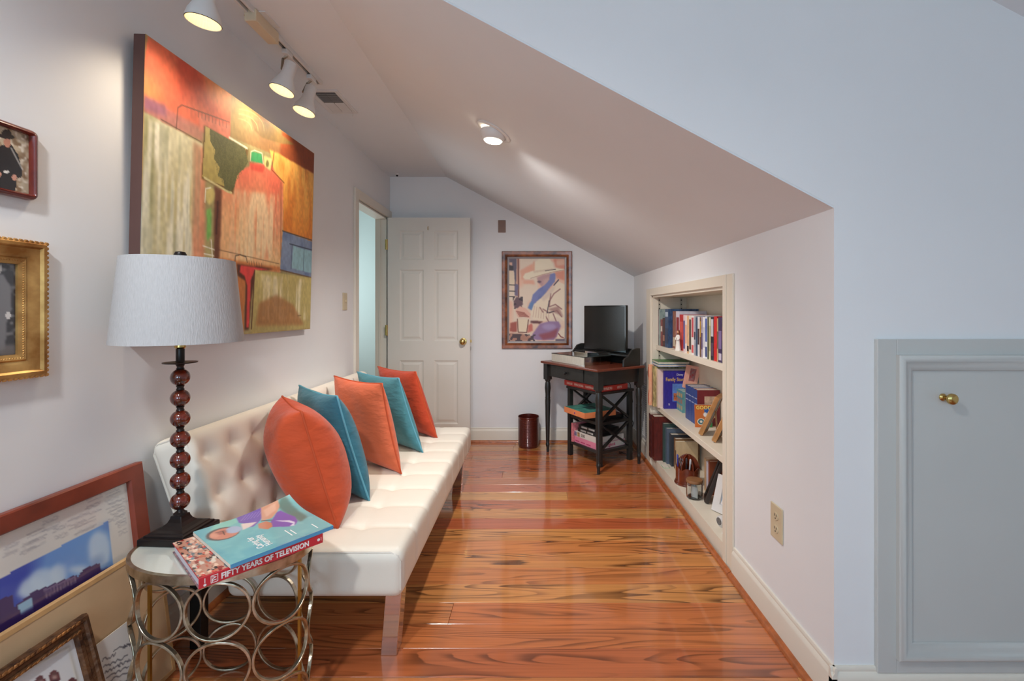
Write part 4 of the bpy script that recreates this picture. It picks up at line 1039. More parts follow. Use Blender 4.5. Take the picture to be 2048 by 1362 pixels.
A.poly([(430, 190), (450, 170), (450, 300), (430, 310)], (222, 168, 140), 2); A.line([(590, 302), (720, 282)], .007, (60, 50, 56)); A.line([(400, 400), (560, 350), (700, 315), (830, 292)], .004, (170, 128, 112)); A.poly([(440, 305), (690, 270), (690, 290), (440, 330)], (206, 180, 158), 2, .6)
A.poly([(480, 390), (560, 355), (670, 335), (690, 400), (600, 470), (540, 505), (500, 460), (490, 430)], (186, 148, 150), 2); A.oval(512, 445, 26, 14, (110, 84, 96), 1); A.poly([(560, 420), (640, 380), (640, 460), (560, 500)], (206, 170, 162), 5, .7)
A.poly([(650, 350), (700, 330), (722, 345), (715, 440), (640, 530), (560, 640), (480, 700), (420, 820), (366, 785), (410, 690), (430, 610), (500, 540), (590, 480), (640, 420)], (118, 126, 178), 1)
A.put(A.mask([(650, 350), (720, 345), (560, 640), (430, 820), (366, 785), (430, 610), (600, 480)], 2) * np.clip((A.noise(9, 12) - .5) * 3, 0, 1), (78, 92, 148), .7); A.poly([(390, 720), (440, 700), (425, 820), (366, 785)], (96, 132, 178), 3, .8)
A.poly([(760, 440), (838, 480), (838, 960), (740, 900), (640, 940), (540, 960), (430, 930), (400, 850), (440, 740), (540, 650), (640, 560), (720, 470)], (232, 214, 190), 1)
for P in ([(640, 700), (700, 600), (780, 540)], [(640, 770), (720, 740), (800, 800)], [(560, 800), (640, 850), (740, 820), (800, 900)], [(520, 780), (560, 840)], [(690, 860), (730, 960)], [(600, 900), (640, 980)], [(660, 600), (640, 760)]): A.line(P, .011, (138, 92, 92), .8)
A.poly([(620, 800), (760, 760), (820, 900), (700, 840)], (150, 104, 100), 4, .7); A.line([(640, 690), (612, 850), (700, 830)], .008, (70, 58, 72)); A.line([(700, 490), (760, 420)], .010, (60, 56, 80)); A.poly([(540, 650), (640, 560), (720, 480), (700, 560), (620, 660), (560, 700)], (206, 184, 172), 5, .6)
for q in range(7): A.line([(450 + q * 30, 760 + q * 12), (430 + q * 34, 900 + q * 6)], .006, (196, 160, 140), .7)
A.poly([(180, 700), (220, 640), (290, 660), (300, 740), (250, 790), (190, 790)], (104, 78, 86), 1); A.put(A.mask([(170, 640), (300, 640), (300, 800), (170, 800)]) * (A.noise(26, 38) > .55), (52, 42, 52), .8)
A.poly([(200, 820), (260, 760), (340, 790), (400, 860), (390, 920), (320, 900), (240, 910)], (226, 178, 158), 1)
for q in range(4): A.line([(220 + q * 12, 830 + q * 20), (320 + q * 18, 850 + q * 16)], .010, (150, 84, 74), .8)
A.poly([(230, 930), (370, 930), (350, 1100), (232, 1100)], (230, 212, 184), 1); A.line([(230, 930), (240, 1100), (350, 1104), (372, 940)], .008, (110, 66, 58)); A.poly([(140, 980), (220, 960), (225, 1100), (130, 1090)], (164, 88, 76), 2)
A.poly([(370, 1010), (420, 980), (430, 1080), (360, 1110)], (200, 112, 100), 2); A.poly([(400, 950), (560, 960), (520, 990), (400, 980)], (96, 52, 54), 2)
A.poly([(420, 1130), (520, 990), (640, 960), (760, 960), (790, 1020), (740, 1150), (700, 1200), (500, 1205), (400, 1180)], (150, 120, 158), 2); A.poly([(500, 1130), (640, 1100), (760, 1040), (720, 1170), (560, 1200)], (150, 74, 82), 6, .85); A.oval(640, 1030, 90, 40, (176, 158, 196), 6, .7)
A.poly([(118, 1110), (300, 1120), (400, 1150), (420, 1215), (118, 1215)], (176, 128, 110), 3); A.put(A.mask([(118, 1120), (480, 1130), (480, 1215), (118, 1215)]) * (A.noise(22, 40) > .55), (66, 54, 62), .85); A.poly([(760, 1090), (838, 1040), (838, 1180), (740, 1180)], (230, 212, 190), 2)
A.poly([(720, 1190), (838, 1185), (838, 1215), (720, 1215)], (104, 96, 110), 1); A.line([(760, 1120), (790, 1160), (820, 1170)], .01, (140, 70, 66))
A.mesh('print', FW - 0.13, FH - 0.13, M_art, t, (0.065, -0.006, 0.065))

# ------------------------------------------------------------------ waste bin
t = thing('waste_bin', 'ribbed dark red cylindrical waste bin by the far wall', 'bin', (-0.062, 4.088, 0))
M_bin = mat('oxblood_metal', (92, 34, 26), 0.25, 0.3, var=0.12, scale=8, coat=0.5)
pr = [(0.0, 0.0), (0.088, 0.0), (0.089, 0.012)]
for k in range(24):
    z = 0.014 + k * 0.0098; pr += [(0.089, z), (0.0925, z + 0.003), (0.0925, z + 0.0055), (0.089, z + 0.0088)]
pr += [(0.090, 0.252), (0.0935, 0.258), (0.0935, 0.266), (0.0895, 0.266), (0.0875, 0.25), (0.0865, 0.01), (0.0, 0.008)]
MB().lathe(pr, 40, cap=False).build('ribbed_body', M_bin, t, smooth=50)
MB().lathe([(0.0935, 0.262), (0.0945, 0.266), (0.0925, 0.269), (0.0895, 0.266)], 40, cap=False).build('rim', M_bin, t, smooth=60)

# ------------------------------------------------------------------ black writing desk set across the corner
DA = math.atan2(-0.833, 0.553)
DC = (0.459, 3.774)
hx_, hy_ = 0.325, 0.21
t = thing('writing_desk', 'black writing desk with brown top and turned legs in the corner', 'desk', DC + (0,), DA)
M_top = mat('walnut_top', (112, 52, 34), 0.3, var=0.25, scale=14, stretch=(1, 6, 6), coat=0.3)
LEG = [(0.011, 0.0), (0.012, 0.04), (0.0165, 0.055), (0.0175, 0.062), (0.0165, 0.07), (0.0135, 0.076), (0.016, 0.1), (0.0215, 0.36), (0.0235, 0.44), (0.021, 0.455), (0.0235, 0.462), (0.0205, 0.47), (0.0215, 0.5), (0.026, 0.545), (0.023, 0.585), (0.018, 0.6), (0.025, 0.609), (0.025, 0.618)]
lg = None
for sx in (-1, 1):
    for sy in (-1, 1):
        if lg is None: o = lg = MB().lathe(LEG, 20).box(-0.026, 0.026, -0.026, 0.026, 0.618, 0.755).build('leg', M_black, t, smooth=40)
        else:
            o = lg.copy(); COL.objects.link(o); o.parent = t
        o.location = (sx * hx_, sy * hy_, 0)
for sx in (-1, 1): box(sx * hx_ - 0.011, sx * hx_ + 0.011, -hy_ + 0.026, hy_ - 0.026, 0.65, 0.755).build('apron', M_black, t)
box(-hx_ + 0.026, hx_ - 0.026, hy_ - 0.011, hy_ + 0.011, 0.65, 0.755).build('apron', M_black, t)
box(-hx_ + 0.026, hx_ - 0.026, -hy_ - 0.008, -hy_ + 0.011, 0.65, 0.755).build('apron', M_black, t)
dr = box(-0.255, 0.165, -hy_ - 0.0145, -hy_ - 0.008, 0.657, 0.748).build('drawer_front', M_black, t, bevel=0.0015)
MB().lathe([(0.006, 0), (0.006, 0.008), (0.012, 0.013), (0.0135, 0.02), (0.008, 0.025), (0.0, 0.026)], 18, Matrix.Translation((-0.045, -hy_ - 0.0145, 0.703)) @ Matrix.Rotation(R(90), 4, 'X')).build('knob', M_blackp, dr, smooth=50)
box(-hx_ - 0.045, hx_ + 0.04, -hy_ - 0.045, hy_ + 0.03, 0.755, 0.775).build('desktop', M_top, t, bevel=0.006, seg=3)
# low gallery at the back of the desktop: back board and two scalloped ends
prof = [(0.03, 0.0), (0.205, 0.0), (0.205, 0.135), (0.165, 0.137), (0.12, 0.125), (0.095, 0.098), (0.075, 0.075), (0.045, 0.062), (0.032, 0.05)]
for sx in (-1, 1):
    MB().prism([(y_, z + 0.775) for y_, z in prof], sx * (hx_ + 0.01) - 0.009, sx * (hx_ + 0.01) + 0.009, 'x').build('gallery_end', M_black, t, bevel=0.002)
MB().box(-hx_ - 0.001, hx_ + 0.001, 0.19, 0.205, 0.775, 0.90).build('gallery_back', M_black, t)
MB().box(-hx_ - 0.001, hx_ + 0.001, 0.085, 0.19, 0.847, 0.859).build('gallery_shelf', M_black, t)
DM = Matrix.Translation(DC + (0,)) @ Matrix.Rotation(DA, 4, 'Z')
def on_desk(x, y_, z): return tuple(DM @ Vector((x, y_, z)))

t = thing('monitor', 'flat black computer monitor standing on the writing desk', 'monitor', on_desk(0.015, 0.135, 0.859), DA)
box(-0.10, 0.10, -0.04, 0.05, 0.0, 0.008).build('stand_base', M_blackp, t, bevel=0.003)
box(-0.025, 0.025, 0.012, 0.026, 0.008, 0.12).build('stand_neck', M_blackp, t)
box(-0.255, 0.255, -0.012, 0.012, 0.014, 0.388).build('housing', M_blackp, t, bevel=0.004)
MB().frame(0.51, 0.374, [(0.001, 0.0), (0.001, 0.0015), (0.012, 0.0015), (0.0125, 0.0003)], Matrix.Translation((-0.255, -0.012, 0.014))).build('bezel', mat('gloss_black', (16, 16, 16), 0.12), t)
box(-0.2425, 0.2425, -0.0128, -0.012, 0.027, 0.375).build('screen', mat('dark_screen', (30, 31, 30), 0.22), t)

t = thing('mirrored_box', 'flat silver mirrored box with dark glass top on the desk', 'box', on_desk(-0.065, -0.055, 0.7755), DA)
M_msil = mat('mirror_silver', (206, 204, 196), 0.12, 1.0, var=0.03)
M_pearl = mat('pearl_panel', (214, 208, 194), 0.35, 0.2, var=0.1, scale=30, stretch=(8, 1, 1))
bb = box(-0.215, 0.215, -0.145, 0.125, 0.0, 0.066).build('body', M_msil, t)
for k in range(9): box(-0.212 + k * 0.0472, -0.212 + k * 0.0472 + 0.0462, -0.1468, -0.145, 0.002, 0.064).build('pearl_tile', M_pearl, bb)
for k in range(5): box(0.215, 0.2164, -0.143 + k * 0.0534, -0.143 + k * 0.0534 + 0.0526, 0.002, 0.064).build('mirror_tile', M_msil, bb)
box(-0.217, 0.218, -0.148, 0.127, 0.066, 0.071).build('lid', mat('smoked_glass', (44, 50, 46), 0.08, coat=0.6), t, bevel=0.001)
tr = thing('glass_dish', 'small square cut glass dish on the silver mirrored box', 'dish', on_desk(-0.03, -0.03, 0.8468), DA)
MB().frame(0.17, 0.12, [(0.0, 0.0), (0.0, 0.018), (0.01, 0.018), (0.022, 0.004), (0.023, 0.0)], Matrix(((1, 0, 0, -0.085), (0, 0, 1, -0.06), (0, -1, 0, 0), (0, 0, 0, 1)))).build('rim', M_msil, tr)
box(-0.063, 0.063, -0.038, 0.038, 0.0003, 0.003).build('dish_base', mat('dark_glass', (60, 70, 66), 0.06, coat=0.6), tr)

# ------------------------------------------------------------------ small X-sided stand below the desk
SC_ = (0.526, 3.785)
t = thing('cross_side_stand', 'small black shelf stand with crossed side bars under the desk', 'stand', SC_ + (0,), DA)
sx_, sy_ = 0.20, 0.178
pst = None
for a in (-1, 1):
    for b in (-1, 1):
        if pst is None: o = pst = box(-0.0175, 0.0175, -0.0175, 0.0175, 0, 0.556).build('post', M_black, t, bevel=0.002)
        else:
            o = pst.copy(); COL.objects.link(o); o.parent = t
        o.location = (a * (sx_ - 0.0175), b * (sy_ - 0.0175), 0)
for z in (0.098, 0.318): box(-sx_ + 0.006, sx_ - 0.006, -sy_ + 0.006, sy_ - 0.006, z, z + 0.022).build('shelf', M_black, t)
box(-sx_ - 0.008, sx_ + 0.008, -sy_ - 0.008, sy_ + 0.008, 0.556, 0.576).build('stand_top', M_black, t, bevel=0.003)
for a in (-1, 1):
    for z0, z1 in ((0.125, 0.315), (0.345, 0.552)):
        x = a * (sx_ - 0.0175)
        MB().bar((x, -sy_ + 0.03, z0), (x, sy_ - 0.03, z1), 0.014, 0.022, (1, 0, 0)).build('cross_bar', M_black, t)
        MB().bar((x, sy_ - 0.03, z0), (x, -sy_ + 0.03, z1), 0.015, 0.022, (1, 0, 0)).build('cross_bar', M_black, t)
SM = Matrix.Translation(SC_ + (0,)) @ Matrix.Rotation(DA, 4, 'Z')
def on_stand(x, y_, z): return tuple(SM @ Vector((x, y_, z)))
def game_box(label, loc, rz, w, d, h, side, lid, name='game_box', group=None):
    t = thing(name, label, 'box', loc, rz, group)
    box(-w / 2 + 0.001, w / 2 - 0.001, -d / 2 + 0.001, d / 2 - 0.001, 0, h - 0.002).build('tray', side, t)
    MB().box(-w / 2, w / 2, -d / 2, d / 2, h - 0.002, h).box(-w / 2, w / 2, -d / 2, -d / 2 + 0.0012, 0.004, h - 0.002).box(-w / 2, w / 2, d / 2 - 0.0012, d / 2, 0.004, h - 0.002).box(-w / 2, -w / 2 + 0.0012, -d / 2, d / 2, 0.004, h - 0.002).box(w / 2 - 0.0012, w / 2, -d / 2, d / 2, 0.004, h - 0.002).build('lid', side, t)
    box(-w / 2 + 0.0012, w / 2 - 0.0012, -d / 2 + 0.0012, d / 2 - 0.0012, h, h + 0.0005).build('lid_print', lid, t)
    return t
M_red = mat('red_card', (222, 70, 58), 0.4, var=0.04)
g = game_box('red game box lying on top of the crossed stand', on_stand(-0.03, -0.02, 0.5765), DA + R(1), 0.44, 0.30, 0.042, M_red, M_red)
for x, y_, rz, w in ((-0.15, -0.1506, 0, 0.08), (-0.03, -0.1506, 0, 0.12), (0.1, -0.1506, 0, 0.1)):
    box(x - w / 2, x + w / 2, -0.1512, -0.15, 0.012, 0.03).build('printed_mark', mat('pale_print', (244, 196, 180), 0.5, var=0.35, scale=90, alt=(226, 90, 76)), g)
for y_, w in ((-0.07, 0.1), (0.06, 0.05)): box(0.22, 0.2208, y_ - w / 2, y_ + w / 2, 0.011, 0.031).build('printed_mark', mat('pale_print', (0, 0, 0)), g)
M_org = mat('orange_card', (236, 140, 88), 0.45, var=0.08)
M_teal = mat('teal_print', (86, 158, 140), 0.4, var=0.2, scale=20, alt=(40, 96, 92))
g = game_box('orange sided box with teal lid on the middle shelf of the stand', on_stand(0.0, -0.105, 0.372), DA + R(-5), 0.295, 0.30, 0.045, M_org, M_teal)
box(-0.05, 0.06, -0.04, 0.05, 0.0456, 0.046).build('lid_picture', mat('dark_teal_print', (40, 72, 70), 0.4, var=0.5, scale=60), g)
box(0.0, 0.014, -0.1512, -0.15, 0.012, 0.026).build('printed_mark', mat('purple_print', (140, 60, 130), 0.5), g)
box(0.1475, 0.1483, 0.06, 0.085, 0.01, 0.034).build('printed_mark', mat('purple_print', (140, 60, 130), 0.5), g)
g = game_box('dark flat case under the orange sided box on the stand', on_stand(0.0, -0.01, 0.3405), DA, 0.30, 0.27, 0.031, M_blackp, mat('maroon_print', (90, 44, 52), 0.5), 'flat_case')
M_pink = mat('pink_card', (228, 138, 164), 0.45, var=0.05); M_wcard = mat('white_card', (224, 216, 206), 0.5, var=0.05)
g = game_box('pink puzzle box at the bottom of the pile on the lowest stand shelf', on_stand(0.016, -0.015, 0.1205), DA, 0.29, 0.29, 0.05, M_pink, M_wcard, 'puzzle_box')
text('Springbok', 0.036, mat('magenta_print', (196, 60, 110), 0.5), g, (0.1457, -0.105, 0.014), (R(90), 0, R(90)), bold=0.0006)
box(0.145, 0.1454, -0.14, 0.14, 0.003, 0.0475).build('white_end', M_wcard, g)
for k in range(3): box(-0.13 + k * 0.07, -0.08 + k * 0.07, -0.1458, -0.145, 0.012, 0.02).build('printed_mark', mat('magenta_print', (196, 60, 110), 0.5), g)
g = game_box('white puzzle box marked 500 on the pink box of the stand', on_stand(0.016, -0.02, 0.1715), DA, 0.285, 0.28, 0.042, M_wcard, M_wcard, 'puzzle_box')
text('500', 0.034, mat('grey_print', (120, 112, 104), 0.5), g, (-0.06, -0.1404, 0.009), (R(90), 0, 0), bold=0.0008)
box(-0.105, -0.075, -0.1408, -0.14, 0.004, 0.038).build('printed_mark', mat('tan_print', (170, 130, 90), 0.5, var=0.4, scale=80), g); box(-0.145, -0.115, -0.1408, -0.14, 0.004, 0.038).build('printed_mark', mat('violet_print', (120, 110, 140), 0.5, var=0.4, scale=80), g)
for k, (z, lab) in enumerate(((0.2142, 'black labelled cassette case on the white puzzle box'), (0.2442, 'black cassette case on top of the pile on the lowest stand shelf'))):
    c = thing('cassette_case', lab, 'cassette', on_stand(0.025 + 0.01 * k, -0.03, z), DA + R(2 * k))
    box(-0.12, 0.12, -0.12, 0.10, 0, 0.029).build('shell', M_blackp, c, bevel=0.002)
    for x in (-0.085, 0.0): box(x, x + 0.07, -0.1206, -0.12, 0.008, 0.022).build('paper_label', mat('grey_label', (190, 190, 184), 0.6), c)
c = thing('slim_book', 'pink slim book standing at the end of the pile on the stand', 'book', on_stand(-0.1405, -0.03, 0.1205), DA)
box(-0.0105, 0.0105, -0.145, 0.10, 0.0, 0.155).build('cover', mat('pink_stripe', (222, 130, 138), 0.5, var=0.3, scale=40), c); box(-0.009, 0.009, -0.143, 0.1005, 0.002, 0.1556).build('pages', M_paper, c)
c = thing('slim_book', 'white slim book beside the pink slim book on the stand', 'book', on_stand(-0.1595, -0.03, 0.1205), DA)
box(-0.007, 0.007, -0.11, 0.10, 0.0, 0.15).build('cover', M_wcard, c); box(-0.0055, 0.0055, -0.108, 0.1005, 0.002, 0.1506).build('pages', M_paper, c)
cb = MB().tube([on_stand(0.12, 0.12, 0.72), on_stand(0.15, 0.2, 0.6), on_stand(0.14, 0.24, 0.45), on_stand(0.1, 0.22, 0.37), on_stand(0.16, 0.23, 0.28), on_stand(0.12, 0.215, 0.16), on_stand(0.16, 0.225, 0.06), on_stand(0.1, 0.23, 0.006), on_stand(0.0, 0.22, 0.005)], 0.003, 6).build('power_cord', M_blackp, None, smooth=60)
tag(cb, 'thin black cord hanging behind the crossed stand under the desk', 'cord')

# ------------------------------------------------------------------ built-in bookcase in the right wall
BX0, BX1 = XR, 1.166
Z1, Z2, ZB = 0.938, 0.48, 0.085
t = thing('built_in_bookcase', 'cream built-in bookcase set into the right wall', 'bookcase', (0, 0, 0))
M_case = mat('bookcase_paint', (230, 220, 202), 0.45, var=0.012, scale=4)
box(BX1, BX1 + 0.012, NY0 - 0.02, NY1 + 0.02, 0.0, NZ + 0.03).build('back_panel', M_case, t)
for y0, y1 in ((NY0 - 0.0, NY0 + 0.018), (NY1 - 0.018, NY1)): box(BX0 + 0.001, BX1, y0, y1, 0.0, NZ).build('side_panel', M_case, t)
box(BX0 + 0.001, BX1, NY0, NY1, NZ - 0.018, NZ).build('top_panel', M_case, t)
for z in (Z1, Z2): box(0.928, BX1, NY0 + 0.018, NY1 - 0.018, z - 0.034, z).build('shelf', M_case, t, bevel=0.002)
box(BX0 - 0.001, BX1, NY0 + 0.018, NY1 - 0.018, 0.0, ZB).build('bottom_shelf', M_case, t)
box(BX0 - 0.014, BX0, NY0 - 0.035, NY0 + 0.002, 0.0, 1.374).build('casing', M_case, t, bevel=0.002)
box(BX0 - 0.009, BX0, NY0 - 0.10, NY0 - 0.035, 0.0, 1.374).build('casing', M_case, t, bevel=0.002)
box(BX0 - 0.014, BX0, NY1 - 0.002, NY1 + 0.125, 0.0, 1.374).build('casing', M_case, t, bevel=0.002)
box(BX0 - 0.014, BX0, NY0 + 0.002, NY1 - 0.002, NZ - 0.003, 1.374).build('casing', M_case, t, bevel=0.002)
M2 = Matrix(((-1, 0, 0, BX0 - 0.014), (0, 1, 0, NY0 - 0.1), (0, 0, 1, 0), (0, 0, 0, 1)))
MB().prism(QR, 0, NY1 - NY0 + 0.23, 'y', M2).build('quarter_round', M_qround, t, smooth=40)
M_std = mat('shelf_standard', (196, 188, 172), 0.35, 0.3)
for x in (0.955, 1.125):
    s_ = box(x - 0.008, x + 0.008, NY1 - 0.0205, NY1 - 0.018, ZB, NZ - 0.02).build('shelf_standard', M_std, t)
    h = MB()
    for k in range(36): h.box(x - 0.0035, x + 0.0035, NY1 - 0.0211, NY1 - 0.0205, ZB + 0.04 + k * 0.033, ZB + 0.05 + k * 0.033)
    o = h.build('slots', M_dark, s_); o['kind'] = 'stuff'

MBK = {}
def bmat(rgb, print_=None):
    k = 'cover_%d_%d_%d' % rgb + ('_p%d_%d_%d' % print_ if print_ else '')
    return mat(k, rgb, 0.42, var=0.1, scale=70 if print_ else 25, alt=print_, stretch=(1, 1, 0.35))
def book(label, y0, y1, x, z, h, depth, rgb, print_=None, band=None, group=None, name='book', lean=0.0, spine=None, tilt=0.0):
    """spine faces the room (-X) at x, thickness along Y from y0 (nearer the camera) to y1"""
    th = y1 - y0 - 0.0008
    t = thing(name, label, 'book', (x, (y0 + y1) / 2, z), R(-90), group)
    if lean: t.rotation_euler = (0, R(lean), R(-90))
    m = bmat(rgb, print_); c = min(0.003, th * 0.16)
    MB().box(-th / 2, -th / 2 + c, 0, depth, 0, h).box(th / 2 - c, th / 2, 0, depth, 0, h).box(-th / 2 + c, th / 2 - c, 0, c, 0, h).build('cover', m, t)
    box(-th / 2 + c, th / 2 - c, c, depth - 0.003, 0.002, h - 0.003).build('pages', M_paper, t)
    if spine: box(-th / 2 + 0.0004, th / 2 - 0.0004, -0.0006, 0.0, 0.002, h - 0.002).build('spine', bmat(spine), t)
    if band:
        for a, b, rgb2 in band: box(-th / 2 + th * .12, th / 2 - th * .12, -0.0010, -0.0004, h * a, h * b).build('spine_print', bmat(rgb2), t)
    return t
SG = 'books on the upper shelf of the bookcase'
def Yc(c): return 0.945 * F / (1280 + c / 6.19 - CU)
W_, D_ = (236, 232, 226), (40, 36, 42)
# (crop x from, to, height, depth, cover, print, bands, label)
upper = [
    (198, 214, .278, .20, (92, 72, 84), (60, 52, 60), [(.3, .8, (150, 130, 140))], 'thin mauve grey book against the far side of the upper shelf'),
    (214, 238, .276, .20, (176, 190, 182), (120, 140, 140), None, 'thin pale sage book beside the mauve grey one on the upper shelf'),
    (250, 274, .200, .15, (150, 46, 48), (90, 30, 36), [(.55, .75, (226, 210, 196))], 'short crimson paperback beside a tall navy book on the upper shelf'),
    (275, 304, .212, .16, (76, 34, 40), (48, 26, 30), [(.2, .4, (170, 120, 100))], 'short dark maroon book beside a tall navy book on the upper shelf'),
    (305, 346, .278, .215, (58, 92, 132), (36, 52, 86), [(.1, .5, (44, 60, 92)), (.8, .92, (180, 196, 210))], 'tall navy blue hardback rising above the other books'),
    (347, 386, .262, .19, (176, 120, 92), (116, 70, 56), [(.06, .3, (214, 196, 166))], 'brown and tan spined book behind the white figurine'),
    (387, 428, .262, .195, (214, 210, 222), None, [(.02, .84, (150, 42, 44))], 'pale lavender book with dark red spine behind the figurine'),
    (430, 474, .240, .17, (206, 52, 50), (170, 36, 40), [(.3, .8, (224, 96, 86))], 'red book with faded script on its spine on the upper shelf'),
    (476, 504, .238, .17, W_, (206, 214, 214), [(.15, .8, (140, 170, 176))], 'white paperback with blue green lettering on the upper shelf'),
    (505, 530, .236, .16, (48, 92, 120), (36, 60, 86), [(.1, .9, (190, 206, 214))], 'teal blue paperback with a white dotted title'),
    (531, 553, .238, .16, (232, 206, 208), None, [(.1, .85, (90, 96, 160))], 'pale pink paperback with blue lettering on the upper shelf'),
    (554, 574, .236, .16, (240, 226, 220), None, [(.25, .75, (240, 170, 130))], 'cream paperback with an orange spine stripe'),
    (575, 600, .234, .16, (232, 196, 150), (214, 160, 120), [(.06, .2, D_)], 'apricot paperback with a dark foot on the upper shelf'),
    (601, 630, .236, .16, (226, 222, 206), None, [(.12, .9, (92, 82, 76))], 'ivory paperback with dark brown lettering down its spine'),
    (631, 660, .236, .16, (240, 232, 230), None, [(.45, .95, (206, 84, 92)), (.05, .25, (222, 96, 96))], 'white paperback with a red title and red flower'),
    (661, 682, .234, .16, (196, 196, 202), (150, 150, 160), [(.4, .6, (70, 70, 84))], 'light grey paperback between white and slate books'),
    (683, 706, .226, .155, (66, 92, 118), (50, 70, 96), None, 'slate blue paperback with a plain spine'),
    (707, 732, .230, .155, (226, 222, 224), None, [(.3, .7, (80, 52, 52))], 'white paperback with a maroon block on its spine'),
    (733, 750, .228, .155, (150, 110, 70), (80, 54, 44), [(.5, .9, (206, 160, 60))], 'brown and amber paperback with mottled spine'),
    (751, 770, .232, .155, (206, 196, 210), (120, 110, 140), [(.2, .6, (96, 80, 120))], 'grey lilac paperback with dark violet print'),
    (771, 798, .230, .155, (242, 240, 240), None, [(.25, .75, (206, 206, 216))], 'plain bright white paperback on the upper shelf'),
    (799, 826, .234, .155, (226, 228, 236), None, [(.4, .95, (70, 96, 176)), (.04, .28, (52, 70, 130))], 'white paperback with royal blue blocks'),
    (827, 846, .232, .155, (96, 96, 62), (64, 66, 46), None, 'dark olive paperback on the upper shelf'),
    (847, 868, .230, .155, (222, 218, 176), None, [(.2, .8, (190, 184, 130))], 'pale yellow paperback beside a dark olive one'),
    (869, 906, .232, .16, (40, 46, 60), (24, 26, 34), [(.1, .4, (90, 70, 90)), (.55, .95, (206, 206, 212))], 'thick black paperback with white lettering near the red book'),
    (907, 944, .236, .165, (218, 38, 34), (196, 28, 28), None, 'thick plain scarlet book near the near end of the upper shelf'),
    (945, 960, .226, .155, (206, 166, 120), None, [(.3, .7, (120, 90, 66))], 'thin tan paperback next to the scarlet book'),
    (961, 1008, .232, .16, (76, 56, 104), (44, 34, 62), [(.3, .7, (130, 110, 160)), (.05, .2, (206, 196, 214))], 'thick dark purple book at the near end of the upper shelf'),
    (1009, 1029, .230, .155, (34, 30, 32), None, [(.5, .8, (150, 60, 56))], 'black paperback next to the dark purple book'),
    (1030, 1048, .228, .155, (236, 234, 230), None, [(.4, .9, (70, 130, 130)), (.1, .3, D_)], 'white and teal paperback, nearest to the near side panel'),
]
for c0, c1, h, d, rgb, pr_, bd_, lab in upper:
    y0, y1 = Yc(c1), Yc(c0)
    if c0 == 198: y0, y1 = 3.533, 3.549
    if c0 == 214: y0, y1 = 3.508, 3.532
    book(lab, y0, y1, 0.978 if 340 < c0 < 520 else 0.948, Z1, h, min(d, 0.185) if 340 < c0 < 520 else d, rgb, pr_, bd_, SG)

# white robed figurine in front of the books
t = thing('figurine', 'small white robed figurine with brown hair standing on the upper shelf', 'figurine', (0.953, 3.075, Z1), R(-60))
M_por = mat('porcelain', (236, 230, 222), 0.5); M_hair = mat('brown_hair', (120, 70, 44), 0.6, var=0.2); M_skin = mat('figurine_skin', (206, 150, 116), 0.6)
MB().lathe([(0.0, 0.0), (0.021, 0.0), (0.0205, 0.004), (0.017, 0.03), (0.013, 0.06), (0.0105, 0.08), (0.0125, 0.094), (0.011, 0.103), (0.0045, 0.108), (0.004, 0.114)], 20, Matrix.Diagonal((1, .75, 1, 1))).build('robe', M_por, t, smooth=60)
MB().lathe([(0.0, 0.110), (0.006, 0.112), (0.0085, 0.120), (0.008, 0.129), (0.004, 0.134), (0, 0.135)], 16).build('head', M_skin, t, smooth=60)
MB().lathe([(0.0, 0.139), (0.006, 0.137), (0.0098, 0.129), (0.0098, 0.120), (0.0105, 0.106), (0.004, 0.103)], 16, Matrix.Translation((0, 0.0028, 0))).build('hair', M_hair, t, smooth=60)
MB().tube([(-0.0115, 0, 0.098), (-0.016, -0.004, 0.082), (-0.010, -0.012, 0.072), (0.0, -0.013, 0.074)], [0.0042, 0.004, 0.0035, 0.003], 8).tube([(0.0115, 0, 0.098), (0.016, -0.004, 0.082), (0.010, -0.012, 0.070), (0.0, -0.013, 0.070)], [0.0042, 0.004, 0.0035, 0.003], 8).build('arms', M_por, t, smooth=60)

# ------------------------------------------------------------------ middle shelf
MG = 'books on the middle shelf of the bookcase'
book('tall coral patterned book jutting out at the far end of the middle shelf', 3.516, 3.549, 0.868, Z2, .31, .27, (232, 150, 116), (244, 196, 160), [(.05, .3, (226, 120, 92)), (.38, .62, (240, 206, 176)), (.7, .94, (226, 120, 92))], MG)
book('yellow flowered album beside the coral patterned book', 3.468, 3.514, 0.888, Z2, .305, .26, (206, 186, 130), (120, 110, 66), [(.1, .85, (150, 120, 90))], MG)
book('pale pink album beside the purple story book', 3.425, 3.466, 0.912, Z2, .288, .24, (226, 196, 186), (240, 220, 206), None, MG)
t = book('purple story book with a gold title and a framed blue panel', 3.392, 3.424, 0.948, Z2, .278, .205, (54, 44, 150), (46, 38, 132), None, MG)
M_goldp = mat('gold_print', (226, 186, 96), 0.4); M_bpan = mat('sky_panel', (96, 134, 206), 0.5, var=0.2, scale=30); M_opan = mat('panel_scene', (196, 110, 66), 0.5, var=0.5, scale=80, alt=(110, 60, 50))
th2 = (3.424 - 3.392) / 2
text('Family Stories', 0.036, M_goldp, t, (th2 + 0.0002, 0.012, .205), (R(90), 0, R(90)), bold=0.0006, sx=0.8)
text('Disney', 0.022, M_wtext, t, (th2 + 0.0002, 0.092, .245), (R(90), 0, R(90)), sx=0.8)
text('75', 0.018, M_wtext, t, (th2 + 0.0002, 0.03, .026), (R(90), 0, R(90)), sx=0.8)
box(th2 - 0.0006, th2 + 0.0002, 0.062, 0.15, 0.055, 0.185).build('cover_panel', M_bpan, t); box(th2 + 0.0002, th2 + 0.0006, 0.07, 0.142, 0.06, 0.115).build('cover_picture', M_opan, t)
